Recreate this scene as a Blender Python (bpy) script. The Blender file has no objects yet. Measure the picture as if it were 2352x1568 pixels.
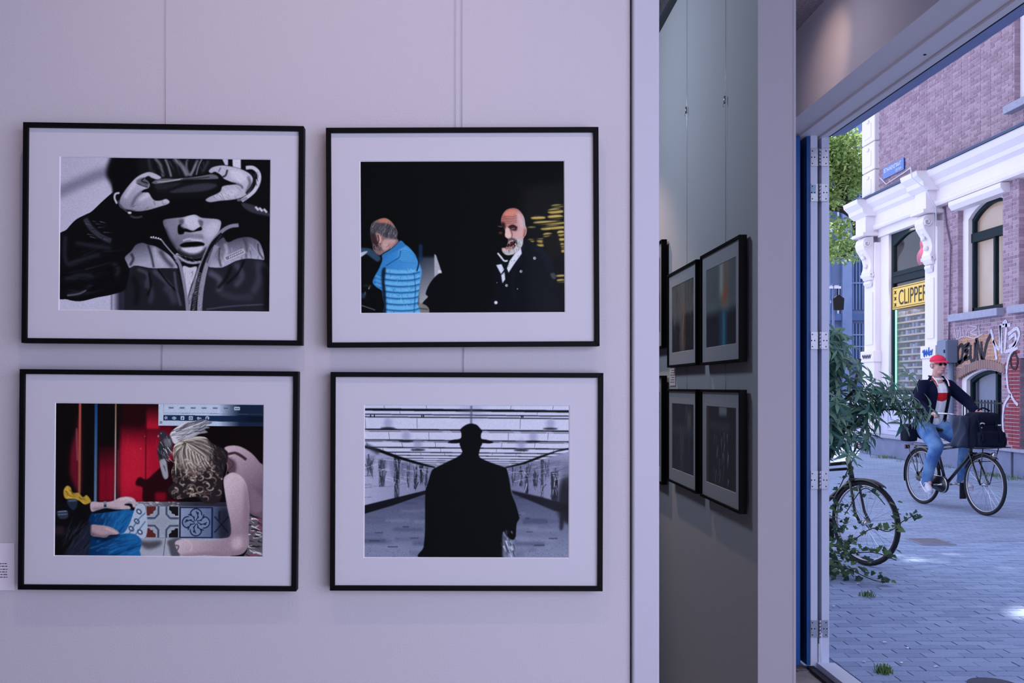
import bpy, bmesh, math, random
import numpy as np
from mathutils import Vector, Matrix, Euler

sc = bpy.context.scene
C = sc.collection
random.seed(11)
PI = math.pi
# ------------------------------------------------------------------ camera (image taken as 2352 x 1568, f = 2250 px, level, shifted lens)
F = 2250.0; U0, V0 = 1070.0, 888.0; EYE = 1.48
cam = bpy.data.objects.new('camera', bpy.data.cameras.new('camera')); C.objects.link(cam)
cam.location = (0, 0, EYE); cam.rotation_euler = (PI/2, 0, 0)
cam.data.sensor_width = 36; cam.data.lens = 36*F/2352
cam.data.shift_x = (1176-U0)/2352; cam.data.shift_y = (V0-784)/2352
cam.data.clip_start = .05; cam.data.clip_end = 300
sc.camera = cam
# ------------------------------------------------------------------ exposure, sky, sun, lamps
vs = sc.view_settings
sc.display_settings.display_device = 'sRGB'
vs.view_transform = 'Standard'; vs.look = 'None'; vs.gamma = 1; vs.use_curve_mapping = False
vs.exposure = 0.0
w = bpy.data.worlds.new('sky'); sc.world = w; w.use_nodes = True
nt = w.node_tree; nt.nodes.clear()
wo = nt.nodes.new('ShaderNodeOutputWorld'); bg = nt.nodes.new('ShaderNodeBackground')
bg.inputs[0].default_value = (.66, .73, 1.0, 1); bg.inputs[1].default_value = 1.95
nt.links.new(bg.outputs[0], wo.inputs[0])
def lamp(name, kind, loc, energy, col, aim=None, **kw):
    d = bpy.data.lights.new(name, kind); o = bpy.data.objects.new(name, d); C.objects.link(o)
    o.location = loc; d.energy = energy; d.color = col
    if aim is not None: o.rotation_euler = (Vector(aim)-Vector(loc)).to_track_quat('-Z', 'Y').to_euler()
    for k, v in kw.items(): setattr(d, k, v)
    return o
SUN = Vector((.45, .80, 1.05)).normalized()
lamp('sun', 'SUN', (0, 0, 20), 9.0, (1, .93, .86), aim=tuple(-SUN*10+Vector((0, 0, 20))), angle=.009)
# daylight entering the shop window behind the photographer, the gallery's ceiling spots, and unseen fill lamps
lamp('shop_window_daylight', 'AREA', (1.66, -1.0, 1.55), 104, (.68, .71, 1.0), aim=(-.6, 2.0, 1.2), shape='RECTANGLE', size=3.0, size_y=2.2)
lamp('bulkhead_fill', 'AREA', (1.2, 4.3, 3.24), 1.9, (.90, .84, .98), aim=(1.5, 4.0, 0), size=.3)  # unseen lamp added behind the partition to brighten the bulkhead
lamp('ceiling_track_spot', 'SPOT', (-.30, .95, 3.2), 19, (1, .70, .60), aim=(-.50, 2.0, 1.2), spot_size=1.5, spot_blend=.9, shadow_soft_size=.025)
lamp('ceiling_track_spot', 'SPOT', (.50, .95, 3.2), 9, (1, .78, .74), aim=(.0, 2.0, 1.2), spot_size=1.5, spot_blend=.9, shadow_soft_size=.025)
lamp('passage_spot', 'SPOT', (.45, 5.6, 3.2), 70, (1, .72, .58), aim=(.96, 4.3, 1.25), spot_size=.75, spot_blend=.9, shadow_soft_size=.03)
lamp('passage_fill', 'AREA', (-.4, 4.6, 3.2), 18, (.64, .80, 1.0), aim=(.9, 4.2, 2.2), size=.5)  # unseen area lamp added to lift the passage wall
lamp('door_spot', 'SPOT', (1.25, 4.2, 3.2), 6, (1, .62, .42), aim=(1.7, 4.55, 3.0), spot_size=.9, spot_blend=1, shadow_soft_size=.03)

# ------------------------------------------------------------------ helpers
def P(u, v, Y): return Vector(((u-U0)/F*Y, Y, EYE+(V0-v)/F*Y))
def fac(u, v, X):
    Y = X*F/(u-U0); return (Y, EYE+(V0-v)/F*Y)
def s2l(c):
    c = np.asarray(c, float)/255.
    return np.where(c <= .04045, c/12.92, ((c+.055)/1.055)**2.4)
MATS = {}
def mat(name, col, rough=.6, metal=0, spec=.4, var=0, vscale=30, bump=0, bscale=60, rnd=0, col2=None, alpha=None, emit=None, trans=0, coat=0, sheen=0, detail=4):
    """procedural material: colour (display 0-255) with noise mottling, relief and a per-piece random shift"""
    if name in MATS: return MATS[name]
    m = bpy.data.materials.new(name); m.use_nodes = True; MATS[name] = m
    n = m.node_tree.nodes; l = m.node_tree.links; b = n['Principled BSDF']
    c = tuple(s2l(col))+(1,)
    b.inputs['Base Color'].default_value = c; b.inputs['Roughness'].default_value = rough; b.inputs['Metallic'].default_value = metal
    b.inputs['Specular IOR Level'].default_value = spec; b.inputs['Transmission Weight'].default_value = trans; b.inputs['Coat Weight'].default_value = coat
    if sheen: b.inputs['Sheen Weight'].default_value = sheen
    tc = n.new('ShaderNodeTexCoord') if (var or bump) else None
    out = None
    if var or rnd:
        c2 = tuple(s2l(col2))+(1,) if col2 is not None else tuple(x*.45 for x in c[:3])+(1,)
        mx = n.new('ShaderNodeMix'); mx.data_type = 'RGBA'; mx.inputs[6].default_value = c; mx.inputs[7].default_value = c2
        f = None
        if var:
            tx = n.new('ShaderNodeTexNoise'); tx.inputs['Scale'].default_value = vscale; tx.inputs['Detail'].default_value = detail
            l.new(tc.outputs['Object'], tx.inputs['Vector'])
            mm = n.new('ShaderNodeMapRange'); mm.inputs[1].default_value = .35; mm.inputs[2].default_value = .7; mm.inputs[4].default_value = var
            l.new(tx.outputs[0], mm.inputs[0]); f = mm.outputs[0]
        if rnd:
            oi = n.new('ShaderNodeObjectInfo'); ge = n.new('ShaderNodeNewGeometry')
            ad = n.new('ShaderNodeMath'); ad.operation = 'ADD'; l.new(oi.outputs['Random'], ad.inputs[0]); l.new(ge.outputs['Random Per Island'], ad.inputs[1])
            fr = n.new('ShaderNodeMath'); fr.operation = 'FRACT'; l.new(ad.outputs[0], fr.inputs[0])
            mu = n.new('ShaderNodeMath'); mu.operation = 'MULTIPLY'; mu.inputs[1].default_value = rnd; l.new(fr.outputs[0], mu.inputs[0])
            if f is None: f = mu.outputs[0]
            else:
                a2 = n.new('ShaderNodeMath'); a2.operation = 'ADD'; a2.use_clamp = True; l.new(f, a2.inputs[0]); l.new(mu.outputs[0], a2.inputs[1]); f = a2.outputs[0]
        l.new(f, mx.inputs[0]); l.new(mx.outputs[2], b.inputs['Base Color'])
    if bump:
        tb = n.new('ShaderNodeTexNoise'); tb.inputs['Scale'].default_value = bscale; tb.inputs['Detail'].default_value = detail
        l.new(tc.outputs['Object'], tb.inputs['Vector'])
        bp = n.new('ShaderNodeBump'); bp.inputs['Strength'].default_value = bump; bp.inputs['Distance'].default_value = .01
        l.new(tb.outputs[0], bp.inputs['Height']); l.new(bp.outputs[0], b.inputs['Normal'])
    if emit: b.inputs['Emission Color'].default_value = tuple(s2l(emit[0]))+(1,); b.inputs['Emission Strength'].default_value = emit[1]
    if alpha is not None: b.inputs['Alpha'].default_value = alpha
    return m
def glass_mat(name, tint=(255, 254, 252), refl=.5, rough=.02):
    """thin pane: see-through, with a mirror-like share that grows at glancing angles"""
    if name in MATS: return MATS[name]
    m = bpy.data.materials.new(name); m.use_nodes = True; MATS[name] = m
    n = m.node_tree.nodes; l = m.node_tree.links; n.clear()
    o = n.new('ShaderNodeOutputMaterial'); t = n.new('ShaderNodeBsdfTransparent'); g = n.new('ShaderNodeBsdfGlossy'); x = n.new('ShaderNodeMixShader'); lw = n.new('ShaderNodeLayerWeight')
    pw_ = n.new('ShaderNodeMath'); pw_.operation = 'POWER'; pw_.inputs[1].default_value = 5; mu = n.new('ShaderNodeMath'); mu.operation = 'MULTIPLY_ADD'; mu.inputs[1].default_value = .9*refl; mu.inputs[2].default_value = .045*refl
    t.inputs[0].default_value = tuple(s2l(tint))+(1,); g.inputs['Roughness'].default_value = rough
    l.new(lw.outputs['Facing'], pw_.inputs[0]); l.new(pw_.outputs[0], mu.inputs[0]); l.new(mu.outputs[0], x.inputs[0]); l.new(t.outputs[0], x.inputs[1]); l.new(g.outputs[0], x.inputs[2]); l.new(x.outputs[0], o.inputs[0])
    return m

class MB:
    """collects shapes; build() links them as ONE mesh object"""
    def __init__(s): s.v = []; s.f = []; s.mi = []
    def add(s, vs, fs, mi=0):
        o = len(s.v); s.v += [tuple(p) for p in vs]; s.f += [tuple(i+o for i in q) for q in fs]; s.mi += [mi]*len(fs); return s
    def box(s, x0, x1, y0, y1, z0, z1, mi=0, M=None):
        x0, x1 = sorted((x0, x1)); y0, y1 = sorted((y0, y1)); z0, z1 = sorted((z0, z1))
        vs = [Vector(p) for p in ((x0, y0, z0), (x1, y0, z0), (x1, y1, z0), (x0, y1, z0), (x0, y0, z1), (x1, y0, z1), (x1, y1, z1), (x0, y1, z1))]
        if M is not None: vs = [M @ p for p in vs]
        return s.add(vs, [(3, 2, 1, 0), (4, 5, 6, 7), (0, 1, 5, 4), (1, 2, 6, 5), (2, 3, 7, 6), (3, 0, 4, 7)], mi)
    def prism(s, prof, a, b, axis='Y', mi=0, M=None):
        """profile of 2D points extruded from a to b along an axis (profile axes: the two others in order)"""
        n = len(prof); ar = sum(prof[i][0]*prof[(i+1) % n][1]-prof[(i+1) % n][0]*prof[i][1] for i in range(n))
        pr = list(prof) if ar > 0 else list(prof)[::-1]
        def mk(p, t): return {'X': (t, p[0], p[1]), 'Y': (p[0], t, p[1]), 'Z': (p[0], p[1], t)}[axis]
        a, b = sorted((a, b)); flip = axis == 'Y'
        vs = [Vector(mk(p, a)) for p in pr]+[Vector(mk(p, b)) for p in pr]
        if M is not None: vs = [M @ p for p in vs]
        fs = [tuple(range(n-1, -1, -1)), tuple(range(n, 2*n))]+[(i, (i+1) % n, (i+1) % n+n, i+n) for i in range(n)]
        if flip: fs = [q[::-1] for q in fs]
        return s.add(vs, fs, mi)
    def tube(s, pts, r, n=8, closed=False, mi=0, caps=True):
        pts = [Vector(p) for p in pts]; k = len(pts); rs = r if isinstance(r, (list, tuple)) else [r]*k
        tan = []
        for i in range(k):
            a = pts[i-1] if (i > 0 or closed) else pts[i]; b = pts[(i+1) % k] if (i < k-1 or closed) else pts[i]
            t = (b-a); tan.append(t.normalized() if t.length > 1e-9 else Vector((0, 0, 1)))
        ref = Vector((0, 0, 1)) if abs(tan[0].z) < .9 else Vector((1, 0, 0)); nn = tan[0].cross(ref).normalized(); vs = []
        for i in range(k):
            nn = (nn-tan[i]*nn.dot(tan[i])).normalized(); bb = tan[i].cross(nn)
            vs += [pts[i]+(nn*math.cos(2*PI*j/n)+bb*math.sin(2*PI*j/n))*rs[i] for j in range(n)]
        fs = []
        for i in range(k if closed else k-1):
            i2 = (i+1) % k
            fs += [(i*n+j, i*n+(j+1) % n, i2*n+(j+1) % n, i2*n+j) for j in range(n)]
        if caps and not closed: fs += [tuple(range(n-1, -1, -1)), tuple((k-1)*n+j for j in range(n))]
        return s.add(vs, fs, mi)
    def sphere(s, c, r, n=12, m=8, sc3=(1, 1, 1), M=None, mi=0):
        vs = []; c = Vector(c)
        for i in range(m+1):
            t = PI*i/m
            for j in range(n):
                p = Vector((math.sin(t)*math.cos(2*PI*j/n)*sc3[0], math.sin(t)*math.sin(2*PI*j/n)*sc3[1], math.cos(t)*sc3[2]))*r
                vs.append(c+(M @ p if M is not None else p))
        fs = [(i*n+j, (i+1)*n+j, (i+1)*n+(j+1) % n, i*n+(j+1) % n) for i in range(m) for j in range(n)]
        return s.add(vs, fs, mi)
    def capsule(s, a, ra, b, rb, n=12):
        """tapered limb with round ends"""
        a = Vector(a); b = Vector(b); d = (b-a); L = d.length
        s.sphere(a, ra, n, 8); s.sphere(b, rb, n, 8)
        if L > 1e-5: s.tube([a, b], [ra, rb], n)
        return s
    def mesh(s, name):
        me = bpy.data.meshes.new(name); me.from_pydata(s.v, [], s.f); me.polygons.foreach_set('material_index', s.mi); me.update(); return me
    def build(s, name, m, parent=None, smooth=False, bevel=0, weld=False):
        me = s.mesh(name)
        if weld:
            bm = bmesh.new(); bm.from_mesh(me); bmesh.ops.remove_doubles(bm, verts=bm.verts, dist=1e-5); bm.to_mesh(me); bm.free()
        return link(name, me, m, parent, smooth, bevel)
def link(name, me, m, parent=None, smooth=False, bevel=0):
    for x in (m if isinstance(m, (list, tuple)) else [m]): me.materials.append(x)
    if smooth: me.polygons.foreach_set('use_smooth', [True]*len(me.polygons))
    o = bpy.data.objects.new(name, me); C.objects.link(o); o.parent = parent
    if bevel:
        b = o.modifiers.new('bevel', 'BEVEL'); b.width = bevel; b.segments = 2; b.limit_method = 'ANGLE'; b.angle_limit = .7
    return o
def tag(o, label=None, cat=None, group=None, kind=None):
    for k, v in (('label', label), ('category', cat), ('group', group), ('kind', kind)):
        if v is not None: o[k] = v
    return o
def thing(name, label, cat, loc=(0, 0, 0), rot=(0, 0, 0), group=None):
    o = bpy.data.objects.new(name, None); C.objects.link(o); o.location = loc; o.rotation_euler = rot; o.empty_display_size = .1
    return tag(o, label, cat, group)
def struct(o): o['kind'] = 'structure'; return o
def share(name, me, parent=None, M=None):
    o = bpy.data.objects.new(name, me); C.objects.link(o); o.parent = parent
    if M is not None: o.matrix_basis = M
    return o
def remesh(mb, voxel, smooth=4, name='blob'):
    """fuse overlapping shapes into one continuous skin"""
    o = bpy.data.objects.new(name, mb.mesh(name)); C.objects.link(o)
    r = o.modifiers.new('r', 'REMESH'); r.mode = 'VOXEL'; r.voxel_size = voxel
    sm = o.modifiers.new('s', 'SMOOTH'); sm.iterations = smooth; sm.factor = .5
    dg = bpy.context.evaluated_depsgraph_get(); me = bpy.data.meshes.new_from_object(o.evaluated_get(dg))
    bpy.data.objects.remove(o); return me
def text_mesh(txt, size, extrude=.002, font_x=1.0):
    cu = bpy.data.curves.new('t', 'FONT'); cu.body = txt; cu.size = size; cu.extrude = extrude; cu.align_x = 'LEFT'; cu.resolution_u = 3
    o = bpy.data.objects.new('t', cu); C.objects.link(o); dg = bpy.context.evaluated_depsgraph_get()
    me = bpy.data.meshes.new_from_object(o.evaluated_get(dg)); bpy.data.objects.remove(o)
    me.transform(Matrix.Diagonal((font_x, 1, 1, 1))); return me
# ---------------------------------------------------------------- flat photographic prints (colour per vertex of a fine grid)
SS = 2
class Canvas:
    """draws a picture in the coordinates of rect=(x0,y0,x1,y1); colours are 0-255 display values"""
    def __init__(s, rect, w, h, bg, seed=1):
        s.r = rect; s.w = w*SS; s.h = h*SS
        s.im = np.zeros((s.h, s.w, 3)); s.im[:] = np.array(bg)/255.
        s.rng = np.random.default_rng(seed)
        s.k = s.w/(rect[2]-rect[0])
        s.X, s.Y = np.meshgrid(rect[0]+(np.arange(s.w)+.5)/s.k, rect[1]+(np.arange(s.h)+.5)*(rect[3]-rect[1])/s.h)
    def px(s, pts):
        p = np.array(pts, float)
        p[:, 0] = (p[:, 0]-s.r[0])*s.w/(s.r[2]-s.r[0]); p[:, 1] = (p[:, 1]-s.r[1])*s.h/(s.r[3]-s.r[1])
        return p
    def mask(s, pts, box=None):
        p = s.px(pts); x0, y0, x1, y1 = box or (0, 0, s.w, s.h)
        m = np.zeros((y1-y0, x1-x0))
        if m.size == 0: return m
        a = p; b = np.roll(p, -1, 0); cols = np.arange(x0, x1)+.5
        r0 = max(y0, int(np.floor(p[:, 1].min()))); r1 = min(y1-1, int(np.ceil(p[:, 1].max())))
        for y in range(r0, r1+1):
            yc = y+.5
            hit = (a[:, 1] <= yc) != (b[:, 1] <= yc)
            xs = np.sort(a[hit, 0]+(yc-a[hit, 1])/(b[hit, 1]-a[hit, 1])*(b[hit, 0]-a[hit, 0]))
            for i in range(0, len(xs)-1, 2):
                j0 = max(0, int(xs[i])-x0-1); j1 = min(x1-x0, int(xs[i+1])-x0+2)
                if j1 > j0: m[y-y0, j0:j1] = np.maximum(m[y-y0, j0:j1], np.clip(np.minimum(cols[j0:j1]+.5, xs[i+1])-np.maximum(cols[j0:j1]-.5, xs[i]), 0, 1))
        return m
    def blur(s, m, r):
        r = r*s.k
        if r < .6: return m
        n = max(1, int(round(r/1.6)))
        for _ in range(3):
            for ax in (0, 1):
                pad = [(0, 0)]*m.ndim; pad[ax] = (n+1, n)
                c = np.cumsum(np.pad(m, pad, mode='edge'), axis=ax)
                k = 2*n+1
                if ax == 0: m = (c[k:]-c[:-k])/k
                else: m = (c[:, k:]-c[:, :-k])/k
        return m
    def fill(s, pts, col, soft=0, a=1., curve=True, clip=None):
        q = spline(pts) if curve else pts
        p = s.px(q); e = int(soft*s.k*2.2)+3
        x0 = min(max(0, int(p[:, 0].min())-e), s.w); x1 = max(x0, min(s.w, int(p[:, 0].max())+e)); y0 = min(max(0, int(p[:, 1].min())-e), s.h); y1 = max(y0, min(s.h, int(p[:, 1].max())+e))
        if x1 <= x0 or y1 <= y0: return
        m = s.mask(q, (x0, y0, x1, y1)); sl = (slice(y0, y1), slice(x0, x1))
        if soft: m = s.blur(m, soft)
        if clip is not None: m = m*clip[sl]
        if len(col) == 4:
            p0, c0, p1, c1 = col; d = np.array(p1, float)-np.array(p0, float)
            t = np.clip(((s.X[sl]-p0[0])*d[0]+(s.Y[sl]-p0[1])*d[1])/(d@d), 0, 1)[:, :, None]
            c = (np.array(c0)*(1-t)+np.array(c1)*t)/255.
        else: c = np.array(col)[None, None, :]/255.
        m = (np.clip(m, 0, 1)*a)[:, :, None]
        s.im[sl] = s.im[sl]*(1-m)+c*m
    def poly(s, pts, col, soft=0, a=1., clip=None): s.fill(pts, col, soft, a, False, clip)
    def rect(s, x0, y0, x1, y1, col, soft=0, a=1., clip=None): s.poly([(x0, y0), (x1, y0), (x1, y1), (x0, y1)], col, soft, a, clip)
    def line(s, pts, width, col, soft=0, a=1., curve=True, clip=None, w1=None):
        p = np.array(spline(pts, closed=False) if curve and len(pts) > 2 else pts, float)
        t = np.gradient(p, axis=0); n = np.stack([-t[:, 1], t[:, 0]], 1); n /= np.maximum(np.linalg.norm(n, axis=1), 1e-9)[:, None]
        w = np.linspace(width, width if w1 is None else w1, len(p))[:, None]/2
        s.poly(np.vstack([p+n*w, (p-n*w)[::-1]]), col, soft, a, clip)
    def disc(s, x, y, rx, ry, col, soft=0, a=1., clip=None, rot=0):
        t = np.linspace(0, 2*np.pi, 28, endpoint=False); c, d = np.cos(rot), np.sin(rot)
        s.poly(np.stack([x+rx*np.cos(t)*c-ry*np.sin(t)*d, y+rx*np.cos(t)*d+ry*np.sin(t)*c], 1), col, soft, a, clip)
    def grad(s, p0, c0, p1, c1): return (p0, c0, p1, c1)
    def streaks(s, n, box, ang, ln, wd, cols, a=.5, soft=2, bend=0, clip=None):
        for _ in range(n):
            x = s.rng.uniform(box[0], box[2]); y = s.rng.uniform(box[1], box[3]); t = ang+s.rng.normal(0, .18)
            l = ln*s.rng.uniform(.5, 1.4); dx, dy = np.cos(t)*l/2, np.sin(t)*l/2; b = bend*s.rng.uniform(-1, 1)
            c = cols[s.rng.integers(len(cols))]
            s.line([(x-dx, y-dy), (x-dy*b, y+dx*b), (x+dx, y+dy)], wd*s.rng.uniform(.6, 1.5), c, soft*.45, min(1, a*1.5)*s.rng.uniform(.5, 1), clip=clip, w1=wd*.25)
    def grain(s, amt, clip=None):
        g = s.rng.normal(0, amt, (s.h//2+1, s.w//2+1)).repeat(2, 0).repeat(2, 1)[:s.h, :s.w]
        if clip is not None: g = g*clip
        s.im = s.im*(1+g[:, :, None]*2.2)+g[:, :, None]*.012
    def out(s):
        im = np.clip(s.im, 0, 1).reshape(s.h//SS, SS, s.w//SS, SS, 3).mean((1, 3))
        return im

def spline(pts, closed=True, n=5):
    p = np.array(pts, float)
    if len(p) < 3: return p
    if closed: q = np.vstack([p[-1], p, p[0], p[1]])
    else: q = np.vstack([2*p[0]-p[1], p, 2*p[-1]-p[-2]])
    o = []
    for i in range(1, len(q)-2):
        a, b, c, d = q[i-1], q[i], q[i+1], q[i+2]
        for t in np.arange(n)/n:
            o.append(.5*(2*b+(c-a)*t+(2*a-5*b+4*c-d)*t*t+(3*b-a-3*c+d)*t**3))
    if not closed: o.append(p[-1])
    return np.array(o)

def print_child(w, h):
    c = Canvas((57, 78, 1953, 1472), w, h, (9, 9, 14), 3)
    L = (172, 165, 200)
    c.rect(0, 0, 528, 1500, c.grad((57, 0), (160, 152, 188), (520, 300), L), 12)
    c.line([(0, 430), (200, 330), (380, 250), (560, 190)], 95, (104, 98, 130), 38, .85)
    c.fill([(500, 100), (470, 230), (500, 300), (560, 380), (640, 300), (640, 60), (540, 60)], (9, 9, 14), 22)
    c.rect(0, 600, 528, 1500, L, 0, .0)
    c.rect(530, 1240, 650, 1500, c.grad((545, 0), (150, 145, 182), (600, 0), (38, 36, 56)), 6)
    # sleeve of the raised arm
    sl = [(40, 835), (120, 740), (200, 652), (290, 602), (345, 572), (440, 480), (540, 396), (575, 430), (610, 520), (700, 590), (820, 640), (760, 860), (690, 1000), (660, 1120), (652, 1272), (530, 1325), (400, 1352), (250, 1388), (130, 1372), (40, 1318)]
    c.fill(sl, (10, 10, 15), 1)
    m = c.mask(spline(sl))
    c.line([(285, 640), (345, 730), (430, 800), (520, 840)], 46, (52, 50, 66), 8, .9, clip=m)
    c.streaks(16, (300, 650, 500, 830), .2, 60, 7, [(95, 92, 115), (20, 20, 28)], .7, 3, clip=m)
    for a, b, d in (((200, 860), (330, 880), (520, 905)), ((120, 1060), (260, 1010), (420, 960)), ((130, 1330), (260, 1310), (350, 1240)), ((110, 1190), (250, 1150), (360, 1160)), ((540, 1040), (590, 1100), (560, 1160)), ((110, 800), (105, 950), (120, 1050))):
        c.line([a, b, d], 34, (40, 39, 54), 14, .7, clip=m)
    c.streaks(26, (90, 820, 620, 1330), -.25, 190, 12, [(34, 33, 46), (4, 4, 7)], .6, 8, .15, clip=m)
    c.line([(130, 1338), (230, 1322), (300, 1290)], 14, (110, 106, 135), 4, .7, clip=m)
    # hood and leather folds
    c.fill([(820, 60), (790, 260), (920, 280), (1200, 250), (1400, 200), (1540, 140), (1500, 60)], (17, 17, 24), 8)
    c.line([(905, 80), (960, 150), (985, 250)], 26, (105, 102, 122), 9, .8)
    c.line([(1000, 90), (1030, 160), (1055, 250)], 16, (150, 146, 168), 6, .8)
    c.line([(1080, 85), (1150, 150), (1200, 240)], 34, (130, 126, 150), 10, .85)
    c.line([(1200, 90), (1190, 160), (1215, 235)], 20, (105, 102, 124), 8, .8)
    c.line([(1290, 95), (1260, 170), (1225, 240)], 22, (140, 136, 160), 6, .8)
    c.line([(1330, 85), (1300, 150), (1280, 230)], 11, (120, 116, 140), 3, .9)
    c.line([(1390, 100), (1340, 200)], 24, (48, 46, 60), 9, .9)
    c.line([(850, 90), (870, 180), (905, 250)], 30, (44, 43, 56), 12, .8)
    c.streaks(24, (830, 90, 1380, 240), 1.2, 110, 8, [(60, 58, 74), (8, 8, 12)], .6, 4, .1)
    # bright slits in the background at the upper right
    c.poly([(1510, 80), (1565, 80), (1566, 140), (1540, 138)], L, 2); c.poly([(1605, 80), (1680, 80), (1682, 170), (1608, 150)], (186, 180, 212), 2)
    # the visor
    vis = [(850, 340), (900, 290), (960, 262), (1080, 268), (1200, 252), (1330, 238), (1440, 212), (1490, 250), (1505, 315), (1480, 385), (1420, 425), (1280, 440), (1100, 450), (930, 470), (865, 430)]
    c.fill(vis, (13, 13, 18), 2); m = c.mask(spline(vis))
    c.fill([(880, 300), (980, 268), (1200, 258), (1420, 222), (1480, 260), (1380, 268), (1200, 275), (1080, 290), (930, 318)], (98, 95, 112), 5, .9, clip=m)
    c.line([(930, 300), (1020, 292), (1160, 268)], 9, (172, 168, 186), 3, .9, clip=m)
    c.line([(1140, 275), (1290, 262), (1400, 248)], 8, (24, 24, 30), 2, .9, clip=m)
    c.fill([(1040, 390), (1200, 330), (1360, 305), (1470, 320), (1380, 370), (1200, 392)], (46, 45, 60), 6, .9, clip=m)
    c.fill([(900, 330), (1000, 310), (1150, 300), (1060, 350), (940, 370)], (32, 32, 42), 8, .8, clip=m)
    for i in range(34):
        x = 920+i*16; c.line([(x, 330-i*1.5), (x+22, 405-i*1.5)], 3, (70, 68, 86), 1, .35, clip=m)
    # hand on the left of the print
    H = (168, 161, 192)
    hd = [(592, 520), (600, 450), (640, 380), (690, 315), (740, 262), (800, 226), (858, 210), (920, 228), (965, 258), (930, 276), (880, 262), (850, 246), (815, 268), (850, 298), (862, 330), (848, 356), (806, 372), (790, 396), (850, 396), (880, 440), (912, 468), (965, 466), (1010, 452), (1042, 475), (1025, 498), (950, 524), (860, 552), (760, 568), (680, 556), (625, 545)]
    c.fill(hd, c.grad((600, 540), (120, 114, 142), (780, 300), H), 1.5); m = c.mask(spline(hd))
    c.fill([(740, 290), (800, 262), (850, 300), (850, 345), (800, 330), (750, 315)], (60, 57, 72), 9, .75, clip=m)
    c.line([(815, 262), (790, 292), (850, 312)], 10, (10, 10, 14), 3, .9, clip=m); c.line([(740, 310), (800, 335), (845, 348)], 9, (18, 17, 24), 4, .9, clip=m)
    c.line([(700, 520), (740, 440), (800, 385)], 22, (74, 70, 88), 10, .8, clip=m)
    c.line([(770, 470), (830, 430), (860, 410)], 26, (196, 190, 220), 14, .7, clip=m); c.line([(640, 450), (690, 370), (740, 300)], 34, (190, 183, 214), 14, .7, clip=m)
    c.line([(900, 470), (912, 510)], 5, (60, 57, 75), 2, .8, clip=m); c.line([(975, 470), (985, 500), (1010, 490)], 5, (80, 76, 96), 2, .8, clip=m)
    c.streaks(16, (700, 500, 900, 560), -.4, 60, 4, [(80, 76, 96), (190, 184, 214)], .5, 2, clip=m)
    c.fill([(600, 500), (640, 545), (740, 560), (700, 575), (620, 555)], (60, 57, 75), 8, .8, clip=m)
    # hand on the right
    hr = [(1392, 195), (1425, 160), (1500, 142), (1580, 148), (1680, 172), (1760, 212), (1795, 260), (1785, 330), (1745, 392), (1690, 430), (1600, 452), (1500, 462), (1405, 476), (1366, 458), (1395, 432), (1460, 402), (1500, 375), (1520, 330), (1600, 315), (1650, 308), (1590, 288), (1530, 262), (1500, 228), (1450, 200), (1415, 212)]
    c.fill(hr, c.grad((1400, 460), (150, 144, 174), (1650, 220), H), 1.5); m = c.mask(spline(hr))
    c.line([(1560, 180), (1545, 230), (1510, 250)], 16, (30, 29, 38), 5, .9, clip=m); c.line([(1500, 160), (1480, 200)], 10, (70, 66, 84), 4, .8, clip=m)
    c.line([(1520, 318), (1610, 300), (1680, 320), (1700, 350)], 16, (60, 57, 74), 7, .8, clip=m)
    c.line([(1745, 240), (1765, 300), (1735, 380)], 26, (84, 80, 100), 9, .8, clip=m)
    c.fill([(1590, 190), (1690, 200), (1740, 260), (1680, 290), (1610, 250)], (192, 186, 216), 16, .7, clip=m); c.fill([(1450, 430), (1560, 370), (1660, 360), (1600, 430)], (190, 184, 214), 14, .6, clip=m)
    c.streaks(30, (1440, 340, 1690, 455), .9, 60, 4, [(70, 66, 84), (194, 188, 218)], .5, 2, clip=m)
    # cuffs
    c.line([(1726, 160), (1790, 158), (1842, 205), (1846, 280), (1810, 360), (1760, 410), (1690, 460)], 34, (178, 171, 202), 2)
    c.streaks(34, (1800, 180, 1850, 330), 1.4, 26, 5, [(70, 67, 84), (205, 198, 226), (120, 114, 138)], .6, 2)
    c.line([(1770, 200), (1800, 260), (1778, 330), (1730, 395)], 18, (24, 23, 32), 4)
    c.line([(1650, 455), (1700, 450), (1740, 430)], 22, (110, 106, 130), 3, .8)
    c.line([(592, 402), (556, 412), (548, 450), (570, 500)], 17, (182, 175, 206), 2); c.line([(580, 470), (600, 520), (660, 570), (700, 580)], 12, (64, 61, 78), 3)
    c.disc(684, 582, 17, 11, (190, 184, 214), 2); c.line([(690, 610), (740, 625), (800, 612)], 18, (50, 48, 64), 5)
    # dark shoulder patch at the right edge
    c.fill([(1690, 480), (1800, 500), (1960, 580), (1960, 600), (1800, 570), (1720, 530)], (46, 45, 60), 6); 
    for x in (1815, 1850, 1890): c.line([(x, 512+(x-1815)*.25), (x+30, 545+(x-1815)*.25)], 20, (176, 170, 200), 2)
    # face below the visor's shade
    fc = [(985, 650), (1060, 628), (1160, 616), (1220, 600), (1275, 592), (1330, 618), (1400, 624), (1480, 632), (1508, 662), (1490, 740), (1450, 810), (1410, 870), (1370, 940), (1310, 985), (1230, 985), (1150, 950), (1090, 890), (1045, 820), (1010, 740)]
    c.fill(fc, c.grad((1010, 800), (78, 74, 96), (1230, 680), (150, 144, 174)), 2); m = c.mask(spline(fc))
    c.fill([(1380, 680), (1470, 650), (1490, 700), (1440, 790), (1380, 800), (1350, 740)], (176, 170, 200), 26, .9, clip=m)
    c.fill([(1010, 660), (1100, 650), (1120, 740), (1090, 820), (1040, 760)], (118, 113, 140), 22, .8, clip=m)
    c.fill([(1190, 610), (1270, 596), (1310, 640), (1325, 700), (1250, 728), (1185, 700), (1175, 650)], (184, 178, 208), 14, .9, clip=m)
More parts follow.
